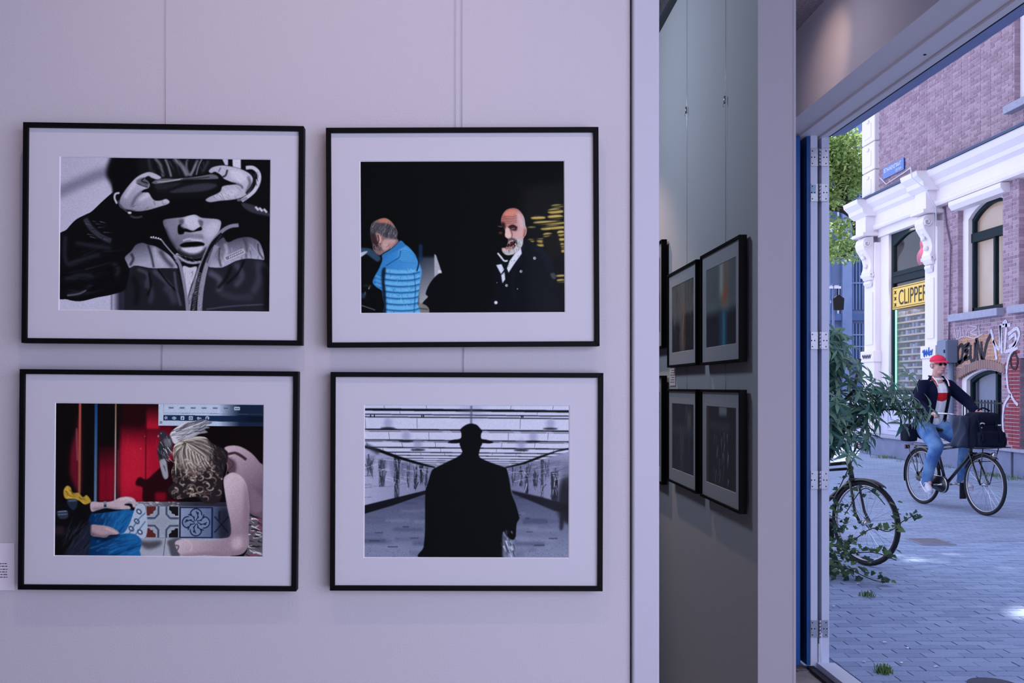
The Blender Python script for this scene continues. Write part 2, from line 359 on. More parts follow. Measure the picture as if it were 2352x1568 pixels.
    c.fill([(1130, 640), (1170, 640), (1160, 690), (1140, 700)], (60, 57, 74), 10, .8, clip=m); c.fill([(1300, 640), (1345, 650), (1335, 700), (1318, 690)], (70, 67, 85), 9, .8, clip=m)
    c.fill([(1118, 700), (1140, 680), (1168, 700), (1205, 722), (1255, 738), (1300, 712), (1328, 700), (1334, 730), (1290, 742), (1230, 752), (1180, 748), (1170, 768), (1124, 768)], (7, 7, 10), 3, clip=m)
    c.fill([(1140, 690), (1190, 680), (1205, 712), (1170, 716)], (150, 145, 174), 7, .8, clip=m)
    c.fill([(1165, 775), (1230, 768), (1270, 770), (1330, 770), (1350, 810), (1250, 800), (1160, 818)], (108, 103, 128), 12, .8, clip=m)
    c.line([(1165, 828), (1220, 812), (1270, 822), (1340, 826)], 14, (190, 184, 214), 5, .8, clip=m)
    c.fill([(1136, 872), (1180, 846), (1250, 838), (1320, 838), (1362, 858), (1330, 880), (1250, 888), (1180, 892)], (6, 6, 9), 3, clip=m)
    c.fill([(1150, 900), (1200, 890), (1280, 884), (1342, 876), (1330, 915), (1270, 940), (1200, 932)], (188, 182, 212), 6, .95, clip=m)
    c.fill([(1120, 900), (1160, 930), (1240, 955), (1320, 935), (1380, 880), (1340, 980), (1230, 1000), (1130, 950)], (26, 25, 34), 10, .9, clip=m)
    c.fill([(1010, 720), (1040, 800), (1100, 890), (1060, 900), (980, 760)], (20, 19, 27), 14, .8, clip=m)
    # jacket
    jl = [(645, 985), (700, 930), (742, 872), (800, 852), (850, 868), (905, 878), (960, 905), (1040, 960), (1090, 1020), (1116, 1082), (1000, 1082), (890, 1084), (800, 1068), (740, 1062), (690, 1084), (665, 1040)]
    c.fill(jl, c.grad((700, 870), (70, 67, 88), (760, 1060), (150, 145, 176)), 2); m = c.mask(spline(jl))
    c.line([(850, 870), (880, 960), (905, 1075)], 16, (26, 25, 34), 7, .9, clip=m); c.line([(905, 890), (930, 980), (990, 1075)], 36, (164, 158, 190), 14, .75, clip=m)
    c.line([(960, 920), (1010, 1000), (1080, 1070)], 34, (44, 42, 58), 14, .8, clip=m); c.line([(700, 950), (720, 1000), (690, 1060)], 22, (30, 29, 40), 8, .8, clip=m)
    c.line([(690, 1082), (745, 1062), (880, 1084), (1110, 1080)], 5, (24, 23, 32), 1)
    jr = [(1380, 1060), (1395, 980), (1430, 880), (1480, 820), (1530, 796), (1570, 838), (1650, 805), (1740, 788), (1800, 800), (1862, 846), (1900, 985), (1850, 992), (1740, 985), (1640, 1010), (1560, 1052), (1500, 1072)]
    c.fill(jr, c.grad((1600, 820), (72, 69, 92), (1640, 1010), (152, 147, 178)), 2); m = c.mask(spline(jr))
    c.line([(1545, 850), (1560, 930), (1520, 1060)], 26, (168, 162, 194), 10, .8, clip=m); c.line([(1500, 890), (1490, 980), (1510, 1060)], 14, (34, 33, 44), 6, .8, clip=m)
    c.line([(1710, 800), (1740, 880), (1735, 980)], 14, (44, 42, 57), 6, .7, clip=m); c.line([(1840, 850), (1850, 920), (1890, 985)], 14, (36, 34, 46), 5, .7, clip=m)
    c.streaks(30, (1410, 830, 1880, 1040), 1.3, 70, 8, [(60, 57, 76), (176, 170, 200)], .45, 5, .1, clip=m)
    c.poly([(1536, 972), (1706, 892), (1726, 922), (1728, 936), (1560, 1012)], (170, 164, 194), 2); c.poly([(1546, 976), (1700, 902), (1716, 930), (1562, 1000)], (104, 100, 124), 1)
    for i in range(7): c.line([(1584+i*18, 982-i*8.6), (1592+i*18, 962-i*8.6)], 6, (215, 208, 236), 1)
    bl = [(690, 1086), (740, 1066), (890, 1086), (1116, 1086), (1140, 1180), (1175, 1320), (1208, 1490), (640, 1490), (655, 1280), (680, 1160)]
    c.poly(bl, (27, 26, 36), 2); m = c.mask(bl)
    for p, wd, col in (([(760, 1090), (850, 1140), (840, 1260)], 30, (62, 60, 80)), ([(900, 1100), (990, 1180), (1070, 1260)], 40, (66, 64, 86)), ([(830, 1190), (890, 1300), (870, 1400)], 40, (50, 48, 66)), ([(1000, 1250), (1060, 1300), (1100, 1400)], 60, (56, 54, 74)), ([(940, 1090), (1040, 1220), (1130, 1300)], 14, (5, 5, 8)), ([(860, 1120), (880, 1240), (850, 1330)], 16, (5, 5, 8)), ([(720, 1150), (760, 1280), (740, 1420)], 50, (14, 14, 20)), ([(1090, 1110), (1110, 1260), (1150, 1420)], 20, (74, 72, 96))):
        c.line(p, wd, col, wd*.35, .85, clip=m)
    br = [(1390, 1066), (1500, 1076), (1562, 1056), (1640, 1014), (1740, 990), (1880, 994), (1960, 1090), (1960, 1490), (1345, 1490), (1360, 1300), (1375, 1160)]
    c.poly(br, (30, 29, 41), 2); m = c.mask(br)
    for p, wd, col in (([(1400, 1110), (1500, 1180), (1490, 1290)], 50, (76, 74, 98)), ([(1600, 1050), (1560, 1160), (1480, 1260)], 30, (10, 10, 15)), ([(1640, 1030), (1700, 1140), (1640, 1240)], 50, (62, 60, 82)), ([(1720, 1000), (1660, 1120), (1560, 1220)], 18, (7, 7, 11)), ([(1840, 1010), (1860, 1150), (1800, 1300)], 60, (54, 52, 72)), ([(1500, 1300), (1650, 1340), (1800, 1330)], 60, (46, 45, 62)), ([(1380, 1450), (1600, 1420), (1900, 1400)], 12, (70, 67, 90)), ([(1900, 1060), (1930, 1200), (1930, 1460)], 70, (9, 9, 13))):
        c.line(p, wd, col, wd*.35, .85, clip=m)
    # white shirt, collar cord and zips
    c.fill([(1165, 1064), (1230, 1072), (1292, 1066), (1270, 1160), (1235, 1260), (1215, 1340), (1206, 1430), (1190, 1330), (1172, 1200)], (178, 171, 202), 2)
    c.line([(1102, 950), (1140, 985), (1200, 1020), (1260, 1030), (1330, 1018)], 22, (150, 145, 174), 2); c.streaks(26, (1100, 950, 1320, 1035), .4, 30, 5, [(60, 57, 75), (200, 194, 222)], .6, 1)
    c.line([(1090, 960), (1140, 1050), (1170, 1180), (1196, 1340), (1212, 1480)], 30, (120, 115, 142), 3); c.line([(1120, 1050), (1150, 1180), (1180, 1340), (1192, 1480)], 8, (24, 23, 32), 2)
    c.line([(870, 802), (960, 818), (1000, 862), (1050, 920), (1110, 985)], 11, (150, 145, 172), 2)
    for x, y in ((880, 800), (900, 797), (922, 803), (945, 808), (965, 818)): c.disc(x, y, 6, 6, (200, 194, 220), 1)
    c.line([(1665, 682), (1590, 694), (1520, 735), (1450, 815), (1395, 900), (1355, 990), (1315, 1090), (1270, 1230), (1235, 1350), (1215, 1490)], 34, (120, 115, 142), 2)
    c.line([(1520, 765), (1440, 850), (1390, 950), (1350, 1050), (1320, 1150), (1295, 1280), (1278, 1490)], 42, (13, 13, 18), 2)
    c.line([(1470, 870), (1420, 960), (1380, 1060), (1350, 1180), (1330, 1300), (1318, 1490)], 46, (128, 123, 150), 2); c.line([(1400, 1060), (1375, 1180), (1362, 1330), (1352, 1490)], 8, (30, 29, 40), 1)
    for i in range(24):
        t = i/23; x = 1325-60*t-8*math.sin(t*3); y = 1120+345*t; c.line([(x-16, y), (x+16, y+5)], 5, (112, 108, 132), .6, .9, curve=False)
    for i in range(16):
        t = i/15; c.line([(1420-t*45, 890+t*130), (1436-t*45, 900+t*130)], 6, (40, 38, 52), 1, .9, curve=False)
    for i in range(13): c.line([(1500-i*9, 772+i*14), (1512-i*9, 782+i*14)], 4, (90, 86, 106), .6, .9, curve=False)
    for i in range(26): c.line([(1186, 1110+i*9), (1190, 1113+i*9)], 4, (110, 106, 132), .4, curve=False)
    c.streaks(60, (1225, 1080, 1345, 1460), -1.2, 36, 5, [(70, 67, 86), (170, 164, 192), (40, 38, 50)], .5, 1.5)
    c.grain(.016)
    return c.out()

def print_two_men(w, h):
    c = Canvas((64, 66, 1968, 1483), w, h, (5, 7, 10), 5)
    # roller shutter with dappled sun
    for i in range(26):
        y0 = 290+i*37; c.line([(1500, y0+26), (1760, y0+10), (1990, y0-14)], 3, (26, 24, 28), 2, .5 if 3 < i < 22 else .3, curve=False)
    blobs = [(1900, 490, 60, 14), (1880, 540, 75, 28), (1720, 600, 70, 20), (1880, 590, 75, 22), (1830, 645, 160, 18), (1880, 690, 95, 22), (1930, 745, 40, 30), (1810, 760, 50, 22), (1760, 810, 60, 20), (1930, 805, 40, 22), (1650, 812, 35, 16), (1750, 850, 48, 20), (1940, 855, 30, 20), (1950, 905, 20, 25), (1930, 1140, 50, 12), (1930, 1185, 50, 16), (1660, 690, 40, 8), (1790, 700, 50, 16)]
    for x, y, rx, ry in blobs: c.disc(x, y, rx, ry, c.grad((0, y-ry), (196, 172, 110), (0, y+ry), (150, 120, 58)), 9, .95)
    for i in range(26):
        y0 = 290+i*37; c.line([(1500, y0+46), (1760, y0+30), (1990, y0+6)], 12, (8, 7, 8), 3, .85, curve=False)
    c.fill([(1760, 800), (1820, 770), (1880, 730), (1910, 790), (1930, 900), (1880, 960), (1790, 900)], (14, 12, 14), 8)
    # wall and shade behind the man in blue
    c.rect(600, 960, 820, 1400, c.grad((600, 960), (34, 42, 60), (760, 1300), (138, 135, 154)), 14); c.poly([(752, 930), (790, 960), (830, 1100), (752, 1180)], (150, 146, 170), 4)
    c.fill([(770, 900), (900, 900), (900, 1500), (640, 1500), (640, 1390), (690, 1330), (670, 1300), (700, 1220), (750, 1150), (800, 1110), (822, 1110), (800, 1040)], (6, 7, 11), 3)
    c.disc(800, 1095, 16, 14, (196, 190, 210), 4, .8); c.rect(610, 840, 640, 1000, (20, 44, 84), 10, .9)
    c.fill([(600, 1400), (660, 1400), (700, 1440), (690, 1490), (600, 1490)], (120, 114, 122), 5, .9); c.line([(600, 1435), (690, 1445)], 10, (40, 38, 44), 3, .8)
    # dark vehicle corner with pale reflections
    c.fill([(60, 880), (140, 875), (180, 895), (250, 960), (220, 1000), (120, 930), (60, 950)], (44, 66, 98), 8, .9); c.fill([(60, 920), (130, 902), (110, 930), (60, 960)], (170, 176, 205), 5, .9)
    c.line([(155, 1220), (140, 1255)], 8, (170, 168, 188), 2); c.line([(110, 1280), (104, 1310)], 7, (120, 118, 140), 2); c.line([(70, 1405), (130, 1425), (200, 1450)], 7, (130, 128, 150), 3, .8); c.rect(60, 1290, 110, 1340, (44, 60, 90), 12, .7)
    c.line([(90, 1220), (170, 1230)], 22, (30, 28, 32), 6, .8)
    # man in the blue quilted jacket, seen from behind
    bj = [(440, 806), (480, 840), (520, 870), (570, 930), (600, 985), (628, 1060), (634, 1110), (618, 1200), (604, 1300), (596, 1400), (600, 1490), (300, 1490), (290, 1400), (270, 1330), (262, 1270), (205, 1230), (178, 1190), (200, 1130), (240, 1060), (270, 980), (268, 940), (330, 900), (395, 850)]
    c.fill(bj, c.grad((260, 1000), (44, 108, 178), (600, 1200), (66, 132, 200)), 2); m = c.mask(spline(bj))
    for i in range(8):
        y = 1075+i*56
        c.fill([(285, y-6), (420, y+4), (560, y+2), (612, y-10), (610, y+18), (540, y+34), (400, y+36), (290, y+22)], (104, 166, 222), 9, .75, clip=m)
        c.line([(270, y+30), (400, y+46), (540, y+42), (616, y+22)], 9, (16, 56, 108), 3, .85, clip=m)
        c.streaks(14, (290, y, 600, y+30), 1.3, 26, 6, [(30, 84, 150), (132, 188, 236)], .5, 3, clip=m)
    for i in range(5): c.line([(190, 1110+i*38), (230, 1130+i*38), (275, 1130+i*38)], 7, (18, 60, 114), 3, .8, clip=m); c.line([(205, 1126+i*38), (250, 1146+i*38)], 16, (96, 158, 216), 6, .7, clip=m)
    c.fill([(262, 1090), (300, 1060), (290, 1180), (300, 1300), (300, 1490), (262, 1490), (268, 1290)], (8, 16, 32), 7, .9, clip=m)
    c.fill([(420, 900), (480, 860), (560, 930), (590, 990), (560, 1010), (430, 990)], (72, 140, 206), 12, .8, clip=m)
    for i in range(7): c.line([(425, 905+i*16), (500, 900+i*18), (580, 950+i*12)], 4, (28, 82, 146), 2, .7, clip=m)
    c.fill([(440, 806), (490, 845), (400, 900), (320, 940), (275, 990), (268, 940), (330, 900), (395, 850)], (40, 100, 168), 4, .9, clip=m); c.line([(440, 900), (425, 960), (380, 990), (300, 1040)], 7, (16, 52, 102), 2, .9, clip=m)
    c.line([(588, 950), (606, 1010), (590, 1090)], 12, (8, 18, 34), 3, .95); c.line([(560, 1100), (575, 1250), (560, 1480)], 8, (20, 62, 118), 4, .8, clip=m); c.disc(408, 1168, 12, 12, (40, 96, 160), 2); c.disc(408, 1168, 6, 6, (120, 176, 224), 2)
    # his head
    hd = [(160, 690), (180, 640), (240, 605), (300, 596), (350, 625), (390, 680), (412, 730), (405, 780), (420, 810), (390, 850), (330, 890), (280, 920), (240, 940), (190, 900), (180, 850), (165, 780)]
    c.fill(hd, (118, 88, 96), 3); m = c.mask(spline(hd))
    c.fill([(240, 615), (300, 598), (350, 630), (370, 670), (300, 650), (250, 640)], (170, 104, 92), 10, .9, clip=m)
    c.fill([(140, 690), (180, 640), (240, 640), (330, 650), (400, 700), (412, 790), (340, 790), (270, 760), (225, 720), (180, 760), (150, 740)], (62, 58, 70), 8, .95, clip=m)
    c.streaks(70, (160, 640, 400, 780), -1.2, 55, 5, [(150, 146, 164), (28, 26, 34), (100, 96, 112)], .6, 2, .2, clip=m)
    c.fill([(160, 740), (215, 760), (230, 850), (200, 900), (170, 830)], (40, 26, 32), 12, .9, clip=m)
    c.fill([(225, 735), (258, 770), (262, 810), (238, 830), (222, 790)], (190, 140, 140), 5, .9, clip=m); c.line([(230, 750), (236, 800), (226, 830)], 10, (24, 14, 18), 3, .9, clip=m)
    c.fill([(280, 800), (360, 790), (400, 810), (340, 870), (290, 900), (262, 860)], (176, 138, 144), 10, .9, clip=m); c.streaks(12, (290, 810, 380, 880), -.8, 50, 4, [(110, 76, 84), (210, 170, 176)], .5, 2, clip=m)
    c.streaks(30, (175, 840, 270, 930), 1, 30, 5, [(150, 146, 160), (30, 26, 32)], .6, 2, clip=m)
    # laughing man: coat
    co = [(1600, 800), (1680, 840), (1760, 890), (1830, 960), (1860, 1060), (1890, 1180), (1905, 1300), (1900, 1490), (1280, 1490), (1300, 1300), (1310, 1100), (1345, 960), (1420, 980), (1540, 920)]
    c.fill(co, (6, 9, 18), 3); m = c.mask(spline(co))
    c.line([(1700, 870), (1790, 960), (1840, 1080)], 50, (13, 19, 34), 18, .9, clip=m); c.line([(1560, 960), (1480, 1150), (1500, 1400)], 30, (11, 16, 28), 12, .9, clip=m); c.line([(1590, 815), (1560, 900), (1600, 880)], 16, (22, 26, 36), 6, .8, clip=m)
    c.fill([(1830, 1120), (1865, 1112), (1885, 1150), (1870, 1170), (1845, 1160)], (58, 60, 74), 3, .9)
    for x, y, r in ((1684, 974, 13), (1557, 1096, 12), (1422, 1226, 12), (1322, 1385, 16)): c.disc(x, y, r, r, (196, 192, 214), 1.5); c.disc(x+2, y-1, r*.45, r*.45, (70, 72, 90) if r < 16 else (220, 216, 236), 1)
    c.disc(1523, 1258, 5, 5, (170, 168, 188), 1); c.disc(1332, 1200, 4, 4, (150, 148, 168), 1)
    # shirt
    S = (190, 188, 216)
    c.poly([(1555, 870), (1566, 930), (1500, 1020), (1440, 1110), (1420, 1060), (1450, 1000), (1530, 890)], S, 2); c.poly([(1326, 1036), (1376, 1028), (1400, 1080), (1370, 1120)], S, 2); c.poly([(1372, 1130), (1404, 1100), (1410, 1170), (1384, 1206)], S, 2)
    c.line([(1340, 925), (1370, 960), (1400, 996), (1434, 998)], 16, (196, 192, 216), 2)
    for _ in range(80):
        x, y = c.rng.uniform(1330, 1550), c.rng.uniform(900, 1190)
        if c.im[int((y-66)/1417*c.h), int((x-64)/1904*c.w)].mean() > .5: c.disc(x, y, 4, 4, (60, 70, 116), 1, .7)
    c.poly([(1404, 1020), (1450, 1000), (1425, 1070), (1440, 1110), (1404, 1090)], (8, 10, 18), 2)
    # head
    fc = [(1376, 600), (1395, 555), (1430, 520), (1480, 508), (1530, 518), (1570, 560), (1592, 610), (1600, 670), (1612, 700), (1606, 750), (1582, 790), (1572, 850), (1540, 900), (1490, 935), (1430, 945), (1390, 920), (1380, 880), (1420, 870), (1440, 800), (1410, 770), (1412, 720), (1400, 690), (1376, 650)]
    c.fill(fc, c.grad((1390, 560), (150, 84, 82), (1560, 720), (184, 142, 152)), 3); m = c.mask(spline(fc))
    c.fill([(1400, 560), (1450, 525), (1510, 530), (1500, 570), (1440, 590)], (196, 120, 108), 14, .8, clip=m); c.fill([(1520, 540), (1570, 590), (1590, 670), (1560, 700), (1530, 620)], (190, 156, 170), 16, .8, clip=m)
    for y in (585, 606, 628, 646): c.line([(1385, y+10), (1430, y), (1480, y+4), (1520, y-8)], 5, (90, 44, 48), 3, .7, clip=m)
    c.fill([(1570, 560), (1600, 600), (1604, 680), (1585, 690), (1578, 620)], (150, 146, 160), 6, .8, clip=m)
    c.fill([(1440, 680), (1490, 664), (1522, 690), (1515, 718), (1470, 712)], (44, 22, 26), 6, .95, clip=m); c.line([(1440, 690), (1480, 668), (1525, 690)], 11, (30, 18, 22), 3, .95, clip=m); c.line([(1470, 700), (1500, 696)], 6, (190, 150, 156), 2, .8, clip=m)
    c.fill([(1376, 640), (1410, 650), (1412, 700), (1395, 740), (1370, 700)], (28, 12, 14), 10, .95, clip=m)
    c.fill([(1415, 700), (1445, 690), (1460, 740), (1470, 780), (1430, 790), (1410, 760)], (206, 168, 174), 7, .9, clip=m); c.line([(1460, 700), (1476, 750), (1470, 790)], 9, (90, 52, 58), 4, .8, clip=m)
    c.line([(1425, 812), (1470, 796), (1510, 812), (1520, 850)], 22, (60, 56, 66), 6, .95, clip=m)
    c.fill([(1430, 850), (1460, 825), (1505, 815), (1510, 850), (1480, 885), (1430, 886), (1408, 872)], (22, 8, 12), 4, clip=m); c.fill([(1410, 868), (1460, 866), (1495, 848), (1480, 882), (1430, 886)], (176, 118, 124), 4, .9, clip=m); c.fill([(1450, 836), (1490, 824), (1486, 842), (1460, 850)], (70, 30, 36), 4, .9, clip=m)
    c.fill([(1525, 800), (1575, 800), (1570, 860), (1530, 905), (1470, 942), (1410, 935), (1392, 900), (1440, 900), (1500, 880), (1525, 840)], (170, 166, 182), 7, .95, clip=m); c.streaks(90, (1400, 800, 1580, 940), 1.2, 26, 4, [(90, 86, 98), (214, 210, 226), (60, 54, 62)], .6, 1.5, clip=m)
    c.fill([(1585, 690), (1612, 700), (1606, 750), (1582, 785), (1574, 740)], (172, 120, 122), 4, .9, clip=m); c.line([(1600, 705), (1590, 750), (1582, 775)], 6, (80, 40, 44), 2, .8, clip=m)
    c.line([(1345, 676), (1385, 682)], 6, (150, 120, 124), 2, .8); c.disc(1368, 738, 18, 12, (96, 40, 34), 7, .9)
    c.grain(.013)
    return c.out()

def print_pigeon(w, h):
    c = Canvas((88, 62, 2022, 1488), w, h, (8, 8, 12), 7)
    R = (150, 16, 42)
    c.rect(90, 62, 1100, 975, (12, 8, 11), 0)
    c.fill([(240, 480), (290, 300), (320, 200), (330, 880), (240, 760), (228, 640)], (96, 16, 36), 22, .95); c.rect(305, 62, 327, 905, c.grad((0, 62), (170, 70, 66), (0, 900), (128, 78, 62)), 2); c.line([(286, 300), (296, 600)], 10, (200, 120, 130), 8, .6)
    c.rect(452, 62, 478, 985, c.grad((0, 62), (22, 62, 120), (0, 900), (84, 104, 140)), 2)
    c.rect(496, 460, 640, 975, c.grad((0, 440), (20, 8, 12), (0, 700), (120, 10, 34)), 16, .95); c.rect(640, 62, 655, 985, c.grad((0, 62), (140, 100, 84), (0, 700), (170, 168, 182)), 1.5); c.rect(656, 62, 692, 985, (10, 9, 12), 2); c.line([(672, 500), (672, 980)], 5, (80, 80, 96), 2, .8); c.line([(560, 480), (560, 975)], 4, (60, 6, 18), 2, .7)
    c.rect(692, 250, 1250, 985, c.grad((0, 240), (60, 6, 20), (0, 480), R), 22)
    c.rect(692, 62, 930, 300, (34, 6, 12), 40, .9); c.rect(930, 62, 1050, 300, c.grad((0, 80), (30, 5, 12), (0, 260), (170, 20, 44)), 10, .9)
    c.fill([(700, 480), (820, 430), (930, 520), (930, 760), (700, 900)], (184, 26, 52), 70, .75); c.line([(928, 230), (928, 985)], 9, (70, 6, 20), 2)
    c.streaks(40, (700, 400, 1100, 900), 1.5, 120, 8, [(190, 34, 60), (130, 10, 34)], .25, 8)
    c.disc(882, 486, 5, 5, (220, 120, 130), 2); c.disc(918, 370, 4, 4, (220, 120, 130), 2)
    sh = [(835, 800), (870, 750), (940, 770), (1020, 700), (1090, 640), (1180, 600), (1260, 900), (1100, 980), (915, 980), (900, 850), (850, 830)]
    c.fill(sh, (34, 6, 13), 8); c.rect(1018, 890, 1120, 970, (120, 8, 30), 14, .9)
    c.rect(1180, 270, 2040, 985, (11, 6, 9), 30)
    # notice board
    B = c.grad((1600, 0), (172, 178, 214), (1800, 0), (20, 32, 56))
    c.rect(1042, 56, 2040, 270, B, 1); c.rect(1090, 56, 2040, 152, (24, 36, 62), 0, .0); c.line([(1090, 62), (1090, 150), (2030, 158)], 3, (70, 78, 110), .5, .9, curve=False); c.poly([(1088, 170), (2030, 174), (2030, 232), (1088, 220)], c.grad((1600, 0), (22, 40, 76), (1900, 0), (10, 18, 36)), 1)
    for i in range(6):
        x = 1140+i*102; c.rect(x-8, 92, x+48, 112, (134, 140, 172), 3, .6)
        for k in range(5): c.rect(x+k*8, 96+(k % 2)*2, x+5+k*8, 108, (24, 28, 48), .8, .9)
    c.rect(1744, 90, 1796, 120, (176, 186, 220), 1); 
    for k in range(5): c.rect(1752+k*8, 99, 1757+k*8, 111, (24, 28, 48), .6)
    W = (190, 196, 226)
    for k in range(5): a = k*1.257-.6; c.line([(1112+4*math.cos(a), 196+4*math.sin(a)), (1112+16*math.cos(a), 196+16*math.sin(a))], 7, W, .6, curve=False)
    c.disc(1188, 198, 20, 13, W, 1); c.disc(1180, 198, 6, 6, (22, 40, 76), .6); c.disc(1197, 198, 6, 6, (22, 40, 76), .6)
    c.rect(1248, 180, 1282, 214, W, 1); c.line([(1270, 188), (1264, 194), (1264, 212)], 6, (22, 40, 76), .5, curve=False); c.line([(1256, 199), (1274, 199)], 5, (22, 40, 76), .5, curve=False)
    c.rect(1324, 180, 1360, 214, W, 1); c.disc(1342, 197, 12, 12, (22, 40, 76), .8); c.disc(1342, 197, 6, 6, W, .6)
    c.disc(1412, 198, 12, 12, W, 1); c.disc(1412, 198, 6, 6, (22, 40, 76), .6); c.line([(1412, 198), (1424, 198)], 5, W, .5, curve=False); c.line([(1428, 198), (1440, 198)], 5, W, .5, curve=False); c.line([(1434, 191), (1434, 205)], 5, W, .5, curve=False)
    c.line([(1482, 206), (1484, 186), (1500, 182), (1510, 196), (1502, 208)], 7, W, .6); c.line([(1492, 192), (1502, 200)], 5, W, .6, curve=False)
    c.disc(1066, 240, 11, 11, (44, 52, 84), .8); c.disc(1066, 240, 5, 5, W, .6)
    # tile skirting and floor
    c.rect(700, 980, 1720, 1320, c.grad((700, 0), (150, 150, 178), (1500, 0), (70, 78, 112)), 2)
    c.rect(700, 980, 1720, 1016, c.grad((700, 0), (150, 142, 158), (1400, 0), (40, 38, 52)), 3); c.streaks(60, (820, 980, 1250, 1016), 0, 30, 10, [(90, 84, 98), (190, 184, 200)], .5, 3)
    T = (158, 160, 186); D = (28, 34, 66)
    c.rect(935, 1020, 1240, 1312, T)
    for sx, x in ((1, 940), (-1, 1234)):
        for sy, y in ((1, 1022), (-1, 1308)):
            col = (92, 36, 34) if sx > 0 else (18, 16, 20)
            c.poly([(x, y), (x+86*sx, y), (x+86*sx, y+30*sy), (x+62*sx, y+46*sy), (x+62*sx, y+66*sy), (x+36*sx, y+68*sy), (x+28*sx, y+84*sy), (x, y+84*sy)], col, 1)
            c.line([(x+110*sx, y-4*sy), (x+110*sx, y+70*sy), (x+76*sx, y+108*sy), (x-4*sx, y+108*sy)], 20, (74, 80, 112), 1, curve=False)
    c.poly([(1088, 1110), (1150, 1165), (1088, 1225), (1030, 1165)], (150, 152, 176), 10, .7); c.rect(935, 1020, 1240, 1312, (20, 22, 34), 30, .12)
    c.line([(934, 1018), (934, 1316)], 5, (60, 62, 84), 1); c.rect(1244, 1024, 1556, 1314, (24, 34, 66)); c.rect(1258, 1036, 1540, 1302, c.grad((1258, 0), (128, 136, 172), (1540, 0), (84, 94, 132)))
    cx, cy = 1398, 1166
    for a in range(4):
        t = a*math.pi/2; c.disc(cx+74*math.cos(t), cy+74*math.sin(t), 58, 58, D, 1)
    for a in range(4):
        t = a*math.pi/2; c.disc(cx+74*math.cos(t), cy+74*math.sin(t), 47, 47, (108, 118, 154), 1)
    c.disc(cx, cy, 84, 84, (108, 118, 154), 2)
    for a in range(8):
        t = a*math.pi/4; c.line([(cx+14*math.cos(t), cy+14*math.sin(t)), (cx+60*math.cos(t+.3), cy+60*math.sin(t+.3)), (cx+104*math.cos(t), cy+104*math.sin(t))], 9, D, 1); c.disc(cx+86*math.cos(t+.2), cy+86*math.sin(t+.2), 13, 9, D, 1, rot=t); c.disc(cx+52*math.cos(t+.4), cy+52*math.sin(t+.4), 10, 7, D, 1, rot=t)
    c.rect(1566, 1030, 1720, 1300, (70, 80, 116)); c.line([(1570, 1110), (1700, 1260)], 14, D, 1); c.line([(1570, 1260), (1700, 1110)], 14, D, 1); c.rect(1606, 1060, 1624, 1150, D, 2); c.rect(1600, 1020, 1730, 1330, (14, 12, 18), 36, .7)
    c.fill([(690, 1310), (760, 1230), (840, 1020), (928, 1030), (930, 1310)], (160, 166, 196), 2)
    for x, y in ((870, 1070), (850, 1160), (800, 1230), (880, 1260)): c.disc(x, y, 30, 22, D, 2, .85, rot=.8); c.disc(x, y, 17, 11, (186, 190, 214), 2, rot=.8)
    c.line([(760, 1310), (860, 1150), (930, 1080)], 8, (36, 84, 140), 2); c.line([(820, 1310), (930, 1160)], 8, (36, 84, 140), 2)
    c.poly([(700, 1316), (1720, 1316), (1720, 1500), (700, 1500)], (150, 148, 174)); c.line([(1118, 1318), (1098, 1490)], 6, (70, 68, 88), 1); c.fill([(860, 1340), (960, 1345), (1080, 1340), (1060, 1390), (960, 1420), (900, 1390)], (54, 52, 64), 18, .85); c.fill([(1140, 1340), (1260, 1320), (1250, 1480), (1180, 1490), (1150, 1400)], (62, 60, 76), 12, .9)
    # seated figure at the left: dark coat, yellow paper, cup, jeans, hands
    c.fill([(80, 1040), (200, 990), (330, 1000), (430, 990), (450, 1100), (430, 1300), (440, 1500), (80, 1500)], (11, 10, 14), 4)
    je = [(430, 1090), (520, 1060), (620, 1040), (740, 1040), (800, 1020), (826, 1040), (800, 1140), (760, 1230), (720, 1275), (640, 1280), (420, 1200)]
    c.fill(je, c.grad((440, 1100), (8, 40, 84), (700, 1100), (24, 84, 148)), 3); m = c.mask(spline(je)); c.streaks(40, (460, 1050, 800, 1260), -.9, 120, 16, [(36, 104, 170), (8, 36, 76)], .4, 8, .1, clip=m)
    c.fill([(740, 1000), (800, 1000), (830, 1020), (820, 1060), (760, 1050), (640, 1070), (480, 1090), (440, 1080), (560, 1040)], (8, 12, 22), 4)
    j2 = [(400, 1320), (520, 1300), (640, 1300), (740, 1275), (830, 1280), (885, 1320), (896, 1370), (880, 1430), (850, 1500), (420, 1500)]
    c.fill(j2, c.grad((440, 1320), (8, 38, 84), (800, 1330), (22, 84, 150)), 3); m = c.mask(spline(j2)); c.streaks(40, (440, 1300, 880, 1480), -.3, 160, 16, [(34, 104, 172), (8, 34, 74)], .35, 9, .1, clip=m); c.fill([(430, 1310), (560, 1310), (700, 1290), (560, 1350)], (5, 14, 34), 14, .8, clip=m)
    K = (178, 152, 172)
    ar = [(425, 985), (520, 985), (620, 975), (690, 942), (760, 932), (815, 945), (842, 980), (832, 1028), (812, 1026), (800, 985), (760, 985), (735, 1010), (780, 1020), (790, 1045), (740, 1050), (650, 1050), (560, 1040), (480, 1062), (428, 1070)]
    c.fill(ar, K, 2); m = c.mask(spline(ar)); c.fill([(430, 1040), (560, 1030), (700, 1045), (500, 1070)], (118, 92, 110), 12, .7, clip=m); c.line([(690, 960), (760, 950), (810, 970)], 18, (206, 184, 202), 8, .7, clip=m); c.poly([(540, 978), (566, 974), (572, 1035), (548, 1040)], (110, 116, 146), 2); c.rect(546, 1008, 566, 1030, (30, 34, 52), 2)
    ah = [(425, 1200), (500, 1198), (580, 1208), (640, 1230), (690, 1270), (660, 1285), (600, 1290), (560, 1312), (480, 1305), (425, 1290)]
